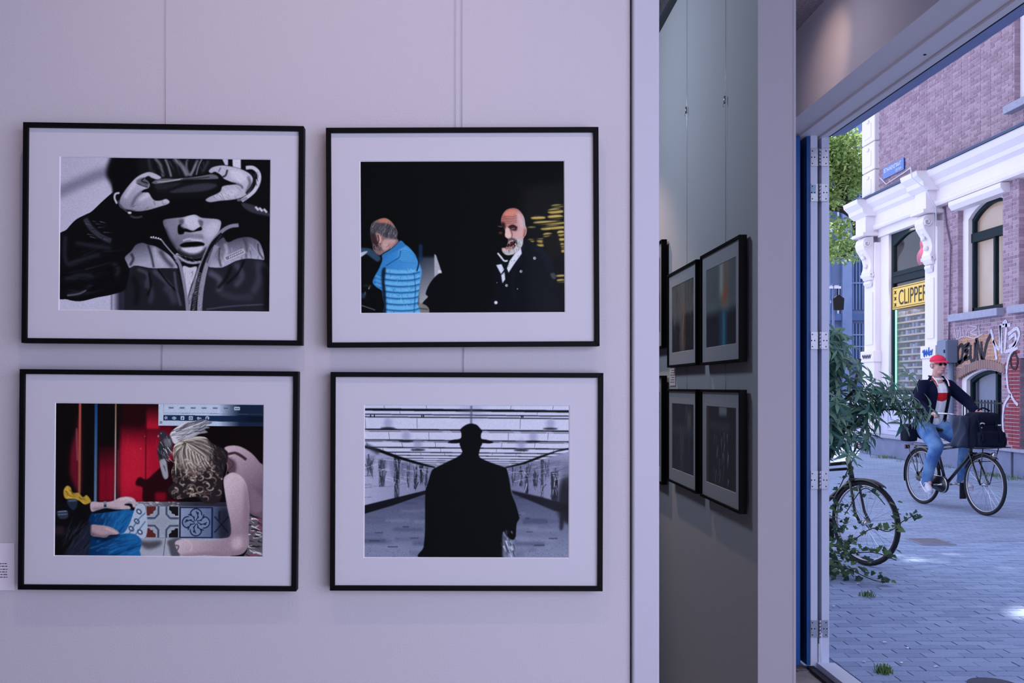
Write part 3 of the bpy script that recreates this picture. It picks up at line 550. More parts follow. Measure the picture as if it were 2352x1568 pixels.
    c.fill(ah, (160, 132, 150), 2); m = c.mask(spline(ah)); c.fill([(430, 1260), (520, 1290), (640, 1280), (560, 1320), (430, 1300)], (100, 74, 90), 10, .7, clip=m); c.line([(560, 1225), (620, 1250), (670, 1272)], 14, (196, 170, 186), 6, .7, clip=m)
    yl = [(170, 880), (200, 835), (235, 850), (255, 900), (310, 900), (350, 940), (385, 920), (425, 975), (400, 1000), (360, 1005), (310, 970), (220, 960), (180, 945)]
    c.fill(yl, (170, 132, 52), 2); m = c.mask(spline(yl)); c.streaks(30, (170, 840, 420, 1000), .6, 60, 12, [(206, 168, 84), (106, 78, 22)], .6, 4, .2, clip=m)
    c.fill([(200, 965), (290, 960), (300, 1010), (270, 1060), (230, 1040)], (30, 36, 56), 5); c.line([(215, 975), (290, 970)], 14, (120, 128, 158), 6, .7)
    c.fill([(115, 1075), (205, 1068), (210, 1130), (150, 1145), (120, 1120)], (40, 46, 66), 4); c.line([(118, 1078), (205, 1070)], 8, (140, 146, 172), 2, .9); c.line([(120, 1105), (208, 1098)], 8, (110, 116, 144), 2, .9)
    c.fill([(180, 1480), (280, 1330), (380, 1200), (425, 1180), (420, 1330), (380, 1490)], (28, 30, 48), 10, .9); c.streaks(40, (180, 1200, 420, 1480), -1, 140, 12, [(46, 50, 72), (10, 10, 16)], .4, 6); c.fill([(90, 1220), (170, 1215), (180, 1280), (100, 1290)], (52, 34, 48), 14, .6)
    # woman: dress, back, arm
    c.fill([(1880, 1080), (2030, 1060), (2030, 1500), (1840, 1500), (1880, 1400)], (84, 76, 90), 3); m = c.mask([(1880, 1080), (2030, 1060), (2030, 1500), (1840, 1500), (1880, 1400)])
    c.streaks(60, (1890, 1080, 2020, 1490), .2, 70, 14, [(190, 180, 200), (24, 20, 28), (30, 26, 34), (130, 50, 80)], .7, 2, .3, clip=m)
    P = (170, 146, 168)
    bk = [(1655, 475), (1700, 452), (1780, 452), (1850, 480), (1920, 530), (1980, 600), (2030, 680), (2030, 1070), (1900, 1080), (1895, 960), (1870, 840), (1800, 760), (1700, 700), (1680, 600), (1690, 520)]
    c.fill(bk, c.grad((1700, 500), (176, 150, 170), (2020, 900), (92, 70, 92)), 2); m = c.mask(spline(bk)); c.fill([(1680, 560), (1760, 600), (1760, 700), (1690, 720), (1660, 640)], (60, 40, 56), 16, .8, clip=m); c.fill([(1900, 860), (2020, 940), (2010, 1060), (1910, 1060)], (120, 96, 118), 20, .7, clip=m)
    c.line([(1690, 530), (1760, 520), (1820, 550), (1860, 580)], 26, (44, 24, 34), 5, .9); c.line([(1700, 545), (1760, 530)], 8, (190, 170, 190), 2, .8); c.line([(1690, 560), (1740, 620), (1700, 680)], 5, (40, 28, 36), 1, .8)
    am = [(1650, 780), (1670, 730), (1740, 700), (1820, 740), (1870, 830), (1893, 960), (1893, 1100), (1885, 1250), (1892, 1360), (1850, 1440), (1780, 1470), (1640, 1480), (1480, 1470), (1300, 1480), (1240, 1450), (1215, 1400), (1206, 1355), (1240, 1330), (1310, 1322), (1420, 1340), (1540, 1335), (1640, 1315), (1715, 1290), (1720, 1180), (1690, 1040), (1665, 900)]
    c.fill(am, c.grad((1660, 900), (184, 160, 180), (1890, 1100), (140, 116, 138)), 2); m = c.mask(spline(am)); c.fill([(1850, 800), (1895, 960), (1893, 1250), (1840, 1250), (1840, 1000)], (120, 96, 116), 22, .7, clip=m); c.fill([(1250, 1470), (1500, 1440), (1700, 1450), (1860, 1400), (1800, 1490), (1300, 1490)], (126, 102, 122), 14, .7, clip=m); c.fill([(1740, 1320), (1820, 1300), (1820, 1400), (1740, 1400)], (192, 168, 186), 22, .7, clip=m)
    c.line([(1210, 1380), (1240, 1390), (1225, 1430)], 9, (40, 28, 36), 2, .9); c.line([(1310, 1335), (1360, 1380), (1350, 1440)], 14, (196, 172, 190), 8, .6, clip=m); c.line([(1740, 720), (1700, 760), (1668, 830)], 34, (196, 174, 192), 16, .6, clip=m)
    c.line([(1665, 600), (1690, 640), (1668, 740)], 4, (186, 130, 140), 1, .8)
    # her hair
    hr = [(1180, 540), (1185, 470), (1220, 425), (1300, 385), (1400, 365), (1480, 375), (1530, 420), (1600, 460), (1660, 490), (1690, 560), (1660, 660), (1640, 780), (1640, 900), (1600, 980), (1480, 990), (1400, 930), (1280, 945), (1200, 950), (1150, 900), (1140, 850), (1180, 800), (1165, 700), (1190, 620)]
    c.fill(hr, (34, 27, 34), 5); m = c.mask(spline(hr))
    c.fill([(1200, 480), (1290, 400), (1420, 375), (1500, 430), (1500, 560), (1430, 620), (1290, 580), (1220, 640)], (128, 112, 116), 16, .9, clip=m)
    c.fill([(1190, 520), (1230, 440), (1330, 390), (1440, 372), (1520, 430), (1540, 540), (1480, 660), (1400, 720), (1300, 700), (1230, 620)], (112, 97, 101), 26, .85, clip=m)
    for i in range(110):
        a = -.35+2.75*(i/109)+c.rng.normal(0, .05); r = c.rng.uniform(150, 330); x0, y0 = 1262+c.rng.normal(0, 16), 432+c.rng.normal(0, 12)
        ex, ey = x0+r*math.cos(a)*.95, y0+r*math.sin(a)*1.05; bx, by = -math.sin(a)*30, -28
        c.line([(x0, y0), ((x0+ex)/2+bx, (y0+ey)/2+by), (ex, ey), (ex-14*math.sin(a), ey+24)], c.rng.uniform(8, 17), [(192, 178, 178), (216, 206, 204), (70, 58, 62), (158, 142, 142), (46, 37, 43), (124, 108, 108)][i % 6], 2.5, .8, clip=m, w1=3)
    for i in range(14):
        c.line([(1290+i*14, 470+i*7), (1300+i*18, 600+i*4), (1360+i*14, 700-i*14)], 13, (196, 182, 180) if i % 2 else (64, 52, 58), 3, .7, clip=m, w1=4)
    for i in range(130):
        x, y = c.rng.uniform(1160, 1640), c.rng.uniform(600, 960); r = c.rng.uniform(16, 40); t0 = c.rng.uniform(0, 6)
        if x > 1500 and c.rng.random() < .5: continue
        c.line([(x+r*math.cos(t0+k), y+r*.8*math.sin(t0+k)) for k in (0, .8, 1.6, 2.4, 3.2)], 14, [(150, 126, 122), (200, 182, 176), (96, 70, 72), (30, 22, 26)][i % 4], 3, .8, clip=m, w1=4)
    c.streaks(40, (1500, 460, 1680, 800), .9, 60, 7, [(92, 80, 86), (20, 15, 20)], .6, 3, .4, clip=m)
    # pigeon
    wg = [(1150, 350), (1200, 290), (1280, 245), (1380, 222), (1470, 212), (1540, 238), (1480, 262), (1520, 285), (1470, 300), (1500, 330), (1420, 345), (1360, 380), (1260, 400), (1200, 440), (1165, 400)]
    c.fill(wg, c.grad((1160, 360), (196, 188, 206), (1500, 260), (120, 116, 138)), 3); m = c.mask(spline(wg)); c.streaks(50, (1200, 220, 1500, 380), -.35, 150, 9, [(74, 70, 88), (214, 208, 224), (50, 46, 60)], .5, 3, .1, clip=m); c.line([(1240, 300), (1330, 250), (1460, 218)], 14, (70, 66, 84), 5, .8, clip=m)
    pb = [(1045, 350), (1062, 322), (1095, 322), (1125, 350), (1160, 380), (1175, 440), (1165, 500), (1140, 560), (1130, 640), (1140, 740), (1110, 770), (1085, 740), (1060, 640), (1045, 560), (1034, 500), (1050, 430), (1058, 390)]
    c.fill(pb, (44, 42, 54), 3); m = c.mask(spline(pb)); c.fill([(1090, 400), (1150, 390), (1165, 450), (1120, 480)], (110, 106, 122), 10, .8, clip=m); c.fill([(1055, 600), (1110, 590), (1140, 740), (1105, 765), (1075, 700)], (160, 156, 178), 8, .85, clip=m); c.streaks(34, (1045, 400, 1160, 740), 1.3, 60, 7, [(150, 146, 166), (20, 19, 26)], .6, 3, clip=m)
    c.line([(1045, 358), (1040, 376)], 8, (190, 186, 200), 2); c.disc(1068, 342, 6, 6, (200, 170, 170), 1); c.disc(1068, 342, 3, 3, (8, 8, 10), .5)
    c.streaks(24, (1100, 490, 1180, 600), .9, 60, 7, [(196, 186, 200), (70, 60, 72)], .7, 2)
    c.grain(.016)
    return c.out()

def print_tunnel(w, h):
    c = Canvas((60, 80, 1968, 1500), w, h, (178, 174, 216), 9)
    V = (1030, 690); W = (180, 176, 218); K = (7, 8, 12)
    c.rect(0, 0, 2000, 700, W)
    # far ceiling rows getting closer together
    for y, t in ((128, 22), (172, 9), (196, 9), (312, 13), (330, 4), (410, 10), (424, 4), (478, 10), (522, 8), (551, 7), (577, 6), (598, 5), (616, 5), (632, 4), (645, 4), (655, 4)):
        c.poly([(40, y-t/2-4), (1060, y-t/2+2), (1990, y-t/2+9), (1990, y+t/2+9), (1060, y+t/2+2), (40, y+t/2-4)], (12, 12, 20), 1.5)
    for y in (186,):
        for x in (115, 150, 590, 606, 1515, 1530): c.rect(x, y-12, x+10, y+10, K, 1)
    for x, y in ((280, 250), (1790, 250), (450, 370), (1630, 370), (560, 450), (1520, 450)): c.disc(x, y, 40, 50, (120, 116, 156), 22, .6); c.disc(x, y+48, 70, 9, K, 7, .9)
    for i, (y0, y1, n) in enumerate(((80, 118, 2.9), (140, 165, 2.6), (205, 300, 1.95), (335, 405, 1.5), (430, 472, 1.25), (484, 516, 1.05), (526, 546, .9))):
        s_ = n
        for k in (-3, -2, -1, 1, 2, 3):
            x = V[0]+k*s_*245*(.55 if i == 0 else 1)*(1 if abs(k) < 3 else 1.02); c.line([(x+k*3, y0), (x, y1)], 4, (40, 40, 58), 1, .8)
    c.rect(1046, 80, 1062, 300, (60, 60, 84), 6, .8); c.rect(960, 90, 1160, 200, (100, 98, 132), 60, .35)
    # side walls
    wl = [(40, 480), (120, 500), (330, 560), (560, 630), (700, 665), (660, 880), (630, 890), (40, 1060)]
    c.poly(wl, c.grad((60, 0), (150, 146, 186), (640, 0), (112, 110, 148)), 1.5); m = c.mask(wl)
    wr = [(1990, 500), (1700, 590), (1500, 640), (1390, 665), (1420, 870), (1460, 895), (1990, 1040)]
    c.poly(wr, c.grad((1990, 0), (134, 130, 170), (1420, 0), (100, 98, 136)), 1.5); mr = c.mask(wr)
    for x, wd, y0, y1, d in ((110, 60, 590, 740, .35), (225, 60, 590, 840, .75), (365, 52, 560, 950, 1), (415, 26, 620, 760, .5), (470, 26, 640, 850, .9), (537, 30, 650, 860, 1), (595, 28, 640, 800, 1), (640, 26, 650, 830, .7)):
        c.poly([(x-wd*.5, y0), (x+wd*.55, y0+8), (x+wd*.35, y1), (x-wd*.4, y1)], (16, 17, 30), 5, d*.8, clip=m); c.streaks(int(wd*.5), (x-wd/2, y0, x+wd/2, y1), 1.55, 90, 8, [(10, 10, 18), (150, 148, 186), (60, 60, 84)], .6, 3, clip=m)
    for x, wd, y0, y1, d in ((1450, 30, 670, 800, .6), (1515, 36, 690, 830, .9), (1570, 34, 660, 900, 1), (1650, 44, 670, 830, .8), (1714, 28, 590, 950, .8), (1830, 70, 700, 1000, 1), (1600, 20, 650, 760, .4), (1760, 40, 620, 740, .3)):
        c.poly([(x-wd*.5, y0), (x+wd*.5, y0-8), (x+wd*.4, y1), (x-wd*.35, y1)], (16, 17, 30), 5, d*.8, clip=mr); c.streaks(int(wd*.5), (x-wd/2, y0, x+wd/2, y1), 1.55, 90, 8, [(10, 10, 18), (150, 148, 186), (60, 60, 84)], .6, 3, clip=mr)
    for x, y0 in ((120, 560), (240, 590), (330, 600), (420, 620), (480, 640), (1490, 660), (1600, 640), (1660, 640), (1760, 610), (1840, 600)): c.poly([(x-46, y0-10), (x+46, y0-10), (x+12, y0+150), (x-12, y0+150)], (84, 82, 116), 10, .45)
    c.streaks(40, (60, 570, 640, 800), .1, 130, 5, [(186, 182, 220), (76, 74, 104)], .5, 2, clip=m); c.streaks(40, (1430, 570, 1960, 800), -.1, 130, 5, [(180, 176, 216), (70, 68, 98)], .5, 2, clip=mr)
    for y in (680, 740, 820, 850, 940): c.line([(60, y), (135, y-4)], 4, (60, 60, 84), 1, .7)
    c.line([(60, 830), (330, 835), (620, 760)], 4, (80, 78, 108), 1, .6)
    c.poly([(40, 455), (100, 468), (200, 490), (380, 555), (560, 610), (720, 655), (720, 668), (560, 634), (370, 580), (200, 520), (60, 478)], K, 3); c.line([(70, 455), (140, 490), (200, 530)], 40, (40, 40, 58), 14, .8)
    c.poly([(1990, 485), (1850, 512), (1700, 570), (1560, 625), (1370, 668), (1370, 655), (1540, 610), (1700, 548), (1880, 490), (1990, 470)], K, 3)
    # floor and kerbs
    fl = [(40, 1060), (640, 880), (1420, 880), (1990, 1040), (1990, 1520), (40, 1520)]
    c.poly(fl, c.grad((0, 900), (66, 68, 100), (0, 1450), (112, 114, 150)), 2); m = c.mask(fl)
    for i in range(70):
        t = c.rng.random()**1.5; y = 920+560*t; x = c.rng.uniform(60, 1960); c.line([(x-160*(.3+t), y), (x+160*(.3+t), y+c.rng.normal(0, 2))], 10+34*t, [(40, 42, 70), (124, 126, 164), (70, 72, 106)][i % 3], 8+10*t, .4, clip=m)
    for x, y, l in ((200, 1268, 80), (160, 1342, 95), (330, 1398, 95), (450, 1212, 60), (530, 1315, 80), (1690, 1380, 95), (1820, 1316, 80), (1600, 1256, 60), (1580, 1130, 40), (1500, 1098, 40)): c.line([(x-l/2, y), (x+l/2, y)], 8, (36, 38, 60), 2, .8, curve=False)
    for _ in range(420):
        x = c.rng.uniform(60, 1960); y = 1500-480*c.rng.random()**2; c.disc(x, y, 4, 3, (44, 46, 70), 1, .5, clip=m)
    c.poly([(40, 1020), (340, 945), (640, 872), (640, 905), (340, 1010), (40, 1100)], (16, 16, 26), 5); c.poly([(1990, 1010), (1700, 930), (1420, 868), (1450, 905), (1650, 985), (1830, 1060), (1990, 1090)], (22, 22, 34), 6)
    # blurred passer-by at the right edge
    c.fill([(1890, 780), (1930, 750), (1990, 770), (1990, 1150), (1920, 1160), (1870, 1100), (1860, 940)], (18, 18, 28), 20, .92); c.fill([(1885, 1120), (1915, 1130), (1912, 1220), (1880, 1235)], (22, 22, 34), 12, .85); c.rect(1880, 600, 2000, 800, (60, 60, 84), 50, .5)
    # man in a hat, pure silhouette
    hat = [(835, 428), (880, 405), (940, 396), (962, 380), (960, 330), (948, 318), (968, 290), (1010, 262), (1055, 252), (1105, 264), (1140, 300), (1158, 322), (1146, 350), (1150, 392), (1200, 402), (1262, 425), (1220, 436), (1140, 432), (960, 434), (880, 436)]
    c.fill(hat, K, 4)
    c.fill([(960, 425), (1145, 425), (1142, 470), (1128, 520), (1130, 560), (1180, 590), (1270, 625), (1370, 660), (1392, 690), (1415, 800), (1430, 900), (1470, 1000), (1498, 1100), (1504, 1135), (1480, 1180), (1470, 1290), (1440, 1330), (1390, 1300), (1352, 1260), (1352, 1510), (612, 1510), (616, 1400), (628, 1250), (630, 900), (650, 820), (690, 690), (740, 655), (850, 600), (930, 560), (972, 520), (960, 480)], K, 5)
    c.fill([(1352, 1265), (1380, 1300), (1420, 1330), (1450, 1340), (1470, 1420), (1460, 1510), (1360, 1510), (1350, 1400)], (120, 120, 156), 12, .8); c.streaks(24, (1355, 1280, 1465, 1500), 1.2, 90, 14, [(190, 188, 220), (30, 30, 44), (60, 60, 84)], .7, 6, .2); c.fill([(1395, 1290), (1450, 1330), (1470, 1280), (1420, 1270)], K, 6)
    c.grain(.013)
    return c.out()
# ------------------------------------------------------------------ the gallery room
WALL = mat('white_wall_paint', (206, 202, 208), .75, bump=.10, bscale=260, spec=.25, detail=2)
TRIMW = mat('white_satin_paint', (210, 218, 236), .5, bump=.03, bscale=120)
HEADLIT = mat('brightened_head_paint', (242, 236, 232), .5)  # lightened trim paint: bounce light from the ground is put into its colour
TRIMI = mat('indoor_trim_paint', (198, 199, 211), .5, bump=.03, bscale=120)
CEIL = mat('rough_stucco', (176, 170, 176), .95, bump=1.0, bscale=75, var=.6, vscale=90, spec=.1)
FLOORM = mat('brown_worn_floor', (158, 146, 142), .6, var=.6, vscale=9, bump=.1)
ZC = 3.31
def slab(name, *b, m=WALL): return struct(MB().box(*b).build(name, m))
slab('floor', -3.4, 1.86, -3.2, 8.2, -.15, -.05, m=FLOORM)
slab('ceiling', -3.4, 2.1, -3.2, 8.2, ZC, ZC+.2, m=CEIL)
slab('wall_left', -3.4, -3.2, -3.2, 8.2, -.05, ZC)
slab('wall_back', -3.2, 1.96, -3.2, -3.0, -.05, ZC)
slab('wall_far', -3.2, 1.96, 8.0, 8.2, -.05, ZC)
slab('wall_main', -3.2, .335, 2.0, 2.12, -.05, ZC)
# end post of the main wall with a recessed groove
p = MB().box(.3385, .3926, 1.985, 2.13, -.05, ZC).build('trim_1', TRIMI, bevel=.004); struct(p)
p = MB().box(.335, .3385, 2.02, 2.12, -.05, ZC).build('trim_2', TRIMI); struct(p)
# freestanding picture wall on the far side of the passage
pw = struct(MB().box(.971, 1.076, 3.222, 8.0, -.05, ZC).build('wall_partition', WALL))
MB().box(.960, .971, 3.22, 8.0, -.05, ZC).build('side_board', WALL, pw); MB().box(1.076, 1.085, 3.22, 8.0, -.05, ZC).build('side_board', WALL, pw)
MB().box(.935, .960, 3.3, 8.0, 3.235, 3.262).build('picture_rail', mat('dark_rail', (58, 62, 70), .5), pw)
# street-side wall: bulkhead above the folding door, window opening behind the camera
slab('wall_right', 1.70, 1.955, -3.0, 8.0, 2.866, ZC)
slab('wall_right_pier', 1.70, 1.955, .75, 1.25, -.05, 2.866)
slab('wall_right_end', 1.70, 1.955, -3.0, -2.6, -.05, 2.866)
slab('wall_right_sill', 1.70, 1.955, -2.6, .75, -.05, .55)
slab('wall_right_niche', 1.925, 1.955, 5.335, 8.0, -.05, 2.866)
# slanted lining and door head under the bulkhead
p = struct(MB().prism([(1.70, 2.866), (1.80, 2.842), (1.80, 2.866)], 1.25, 5.6).build('trim_3', HEADLIT))
p = struct(MB().box(1.80, 1.944, 1.25, 5.6, 2.830, 2.866).build('trim_4', HEADLIT, bevel=.003))
p = struct(MB().box(1.905, 1.944, 1.25, 5.6, 2.818, 2.830).build('trim_5', HEADLIT, bevel=.002))
BLUE = mat('blue_door_paint', (142, 158, 200), .4, var=.2, vscale=8); DBLUE = mat('deep_blue_paint', (24, 86, 156), .35, var=.2, vscale=6)
STEEL = mat('brushed_hinge_steel', (190, 192, 200), .32, 1.0, var=.25, vscale=90); DARK = mat('black_rubber', (14, 14, 18), .8)
struct(MB().box(1.946, 1.957, 1.25, 5.27, 2.822, 2.866).build('trim_6', DARK))
struct(MB().box(1.957, 1.998, 1.25, 5.27, 2.826, 2.90).box(2.004, 2.035, 1.25, 5.27, 2.834, 2.90).box(1.995, 2.008, 1.25, 5.27, 2.85, 2.90).build('trim_7', BLUE, bevel=.002))
# screw holes and a latch plate in the door head
for Y, r in ((3.98, .006), (2.985, .008), (2.84, .010)):
    o = MB().tube([(1.865, Y, 2.8295), (1.865, Y, 2.827)], r, 10).build('screw_hole', DARK); struct(o); o.name = 'trim_8'
o = struct(MB().box(1.835, 1.85, 2.66, 2.72, 2.815, 2.83).box(1.85, 1.90, 2.70, 2.72, 2.824, 2.83).build('trim_9', TRIMW, bevel=.002))
# jamb, threshold
struct(MB().box(1.913, 1.955, 5.268, 5.335, -.02, 2.83).build('trim_10', TRIMW, bevel=.003))
struct(MB().box(1.957, 2.03, 5.9, 8.0, -.02, 3.4).build('wall_outer', mat('blue_grey_front', (86, 96, 140), .6)))
struct(MB().prism([(1.885, -.02), (1.885, .0), (1.985, -.004), (1.985, -.05), (1.885, -.05)], 1.25, 5.268).build('threshold', TRIMW)).name = 'trim_12'
struct(MB().box(1.845, 1.883, 1.25, 5.30, -.06, -.030).build('trim_13', mat('dark_worn_wood', (40, 38, 48), .6, var=.5, vscale=20, bump=.2)))
struct(MB().box(1.78, 1.88, 5.255, 5.36, -.05, -.044).build('trim_14', mat('worn_scrape', (150, 140, 150), .8, var=.9, vscale=40, col2=(60, 50, 50))))
# ------------------------------------------------------------------ folding door leaves, folded flat into the niche
d1 = thing('folding_door', 'white edged folding door leaf with blue face, folded beside the doorway', 'door', (1.87, 5.268, -.02))
MB().box(.000-.016, .022, 0, .9, 0, 2.872).build('edge_stile', TRIMW, d1, bevel=.003); MB().box(-.032, -.0162, .012, .9, 0, 2.85).build('face_board', DBLUE, d1)
d2 = thing('folding_door', 'dark blue folding door leaf folded behind the white edged leaf', 'door', (1.79, 5.268, -.02))
MB().box(-.016, .010, .006, .9, 0, 2.85).build('edge_stile', DBLUE, d2, bevel=.003); MB().box(.0102, .016, .02, .9, 0, 2.83).build('face_board', mat('near_black_blue', (9, 12, 24), .5), d2)
HW = ['topmost of the five, by the door head', 'second of the five from the top, stained turquoise', 'third of the five, halfway up', 'fourth of the five from the top', 'lowest of the five, near the threshold']
for i, (v0, v1) in enumerate(((341, 382), (422, 463), (762, 802), (1081, 1123), (1423, 1463))):
    z0 = EYE+(V0-v1)/F*5.268; z1 = EYE+(V0-v0)/F*5.268
    h = thing('butt_hinge', 'steel hinge on the white door edge, '+HW[i], 'hinge', (1.903, 5.266, z0), group='door hinges'); H = z1-z0
    a = MB().box(-.049, -.011, -.003, .0, 0, H).build('hinge_plate', STEEL, h, bevel=.001); b = MB().box(.006, .044, -.003, .0, 0, H).build('hinge_plate', STEEL, h, bevel=.001)
    for k in range(5): MB().tube([(-.002, -.007, H*k/5+.001), (-.002, -.007, H*(k+1)/5-.001)], .0075, 10).build('knuckle', STEEL, h, True)
    for par, xs in ((a, -1), (b, 1)):
        for dz, dx in ((.15, .03), (.5, .018), (.5, .034), (.85, .03)):
            x = -.049+.038-dx if xs < 0 else .006+dx-.004
            MB().tube([(x, -.0042, H*dz), (x, -.002, H*dz)], .0036, 8).build('screw', mat('dark_screw', (40, 44, 56), .4, .8), par)
    if i == 1: MB().box(-.047, -.022, -.0036, -.003, H*.45, H*.95).build('paint_stain', mat('turquoise_stain', (120, 186, 210), .6, var=.9, vscale=60, col2=(190, 195, 205)), a)
rb = thing('drop_bolt', 'white painted drop bolt rod under the lowest hinge', 'bolt', (1.905, 5.262, -.05))
MB().tube([(0, 0, 0), (0, 0, .21)], .009, 10).build('rod', TRIMW, rb, True); MB().box(-.012, .012, -.006, .008, .02, .15).build('guide', TRIMW, rb, bevel=.002)
# window of the shop front behind the camera
wn = struct(MB().box(1.80, 1.86, -2.6, -2.53, .55, 2.866).box(1.80, 1.86, .68, .75, .55, 2.866).box(1.80, 1.86, -2.53, .68, .55, .62).box(1.80, 1.86, -2.53, .68, 2.80, 2.866).build('window_1', TRIMW))
MB().box(1.825, 1.83, -2.53, .68, .62, 2.80).build('pane', glass_mat('window_glass', refl=.6), wn)

# ------------------------------------------------------------------ framed photographs
FRM = mat('matte_black_frame', (6, 6, 9), .6, spec=.12, bump=.02, bscale=200); MATB = mat('mat_board', (210, 213, 228), .85, bump=.03, bscale=400, spec=.15)
CORE = mat('mat_bevel_core', (236, 238, 250), .8); BACK = mat('frame_backing', (70, 62, 58), .9)
GLZ = glass_mat('picture_glass', refl=.02, rough=.06); GLZP = glass_mat('passage_picture_glass', refl=.6, rough=.05)
def print_material(name):
    m = bpy.data.materials.new(name); m.use_nodes = True; b = m.node_tree.nodes['Principled BSDF']
    a = m.node_tree.nodes.new('ShaderNodeVertexColor'); a.layer_name = 'ink'; m.node_tree.links.new(a.outputs[0], b.inputs['Base Color'])
    b.inputs['Roughness'].default_value = .5; b.inputs['Specular IOR Level'].default_value = .05
    return m
PRM = print_material('photo_ink')
def print_mesh(img, w, h, white):
    H, W_ = img.shape[:2]
    xs = np.linspace(-w/2, w/2, W_+1); zs = np.linspace(h/2, -h/2, H+1)
    gx, gz = np.meshgrid(xs, zs); co = np.stack([gx, np.zeros_like(gx), gz], 2).reshape(-1, 3)
    i = np.arange(H*W_); r = i//W_; c = i % W_; a = r*(W_+1)+c
    q = np.stack([a, a+W_+1, a+W_+2, a+1], 1)
    me = bpy.data.meshes.new('print'); me.vertices.add(len(co)); me.vertices.foreach_set('co', co.ravel())
    me.loops.add(q.size); me.loops.foreach_set('vertex_index', q.ravel()); me.polygons.add(len(q)); me.polygons.foreach_set('loop_start', np.arange(0, q.size, 4)); me.update(calc_edges=True); me.validate()
    lin = s2l(img*255)/s2l(white)*np.array([.71, .76, .90])
    at = me.color_attributes.new('ink', 'FLOAT_COLOR', 'CORNER')
    cc = np.ones((len(q), 4, 4), np.float32); cc[:, :, :3] = np.clip(lin, 0, .95).reshape(-1, 1, 3); at.data.foreach_set('color', cc.ravel())
    return me
def picture(label, loc, rot, w, h, img, win, group, white=(180, 173, 208), rail=.0098, depth=.026, rough_print=None):
    """frame in the XZ plane facing -Y, origin at its centre on the front plane; win = (cx, cz, w, h) of the mat window"""
    t = thing('picture_frame', label, 'framed photo', loc, rot, group)
    W2, H2 = w/2, h/2; r = rail
    for pr in ([(-W2, H2), (W2, H2), (W2-r, H2-r), (-W2+r, H2-r)], [(-W2, -H2), (W2, -H2), (W2-r, -H2+r), (-W2+r, -H2+r)], [(-W2, -H2), (-W2+r, -H2+r), (-W2+r, H2-r), (-W2, H2)], [(W2, -H2), (W2-r, -H2+r), (W2-r, H2-r), (W2, H2)]):
        MB().prism(pr, 0, depth).build('frame_rail', FRM, t, bevel=.0008)
    cx, cz, ww, wh = win; x0, x1, z0, z1 = cx-ww/2, cx+ww/2, cz-wh/2, cz+wh/2; a, b = W2-r*.7, H2-r*.7
    m = MB()
    for bx in ((-a, x0, -b, b), (x1, a, -b, b), (x0, x1, z1, b), (x0, x1, -b, z0)): m.box(bx[0], bx[1], .0075, .0095, bx[2], bx[3])
    m.build('mat_board', MATB, t)
    e = .0016; ring = MB(); yo, yi = .0074, .0094
    o_ = [(x0-e*.2, yo, z0-e*.2), (x1+e*.2, yo, z0-e*.2), (x1+e*.2, yo, z1+e*.2), (x0-e*.2, yo, z1+e*.2)]; i_ = [(x0+e, yi, z0+e), (x1-e, yi, z0+e), (x1-e, yi, z1-e), (x0+e, yi, z1-e)]
    ring.add(o_+i_, [(k, (k+1) % 4, 4+(k+1) % 4, 4+k) for k in range(4)]); ring.build('mat_bevel', CORE, t)
    pm = link('print', print_mesh(img, ww, wh, white), PRM, t); pm.location = (cx, .0096, cz)
    MB().box(-a, a, .0035, .0045, -b, b).build('glazing', GLZP if 'passage' in group else GLZ, t); MB().box(-a, a, .0105, .016, -b, b).build('backing_board', BACK, t)
    return t
GW, S = 420, 1148.0
def hang(label, corners, win, img, roll, yaw, pitch, yfront=1.96):
    (u0, v0), (u1, v1) = corners; cu, cv = (u0+u1)/2, (v0+v1)/2
    k = F/yfront; loc = P(cu, cv, yfront)
    wcu, wcv, ww, wh = win
    return picture(label, loc, (math.radians(pitch), math.radians(-roll), math.radians(yaw)), (u1-u0)/k, (v1-v0)/k, img, ((wcu-cu)/k, (cv-wcv)/k, ww/k, wh/k), 'framed photographs on the main wall')
hang('black framed monochrome photo of a child in a dark jacket lifting a cap', ((54, 284.5), (694.5, 790)), (376.3, 536.7, 483.5, 354.5), print_child(GW, 308), .0-.45, 1.4, 0, 1.958)
hang('black framed photo of a man in a blue quilted jacket and a laughing man', ((750, 292), (1376.5, 796)), (1062.7, 542.4, 472.8, 352), print_two_men(GW, 313), .3, .5, 0, 1.962)
hang('black framed colour photo of a woman bending forward with a pigeon on her head', ((44, 850), (682, 1356)), (362.5, 1103, 480.5, 353.8), print_pigeon(GW, 310), -.5, .6, 0, 1.962)
hang('black framed photo of a man in a hat silhouetted in a subway tunnel', ((758.5, 855), (1385.5, 1357)), (1072, 1106.5, 474, 353), print_tunnel(GW, 313), -.2, .3, 0, 1.964)
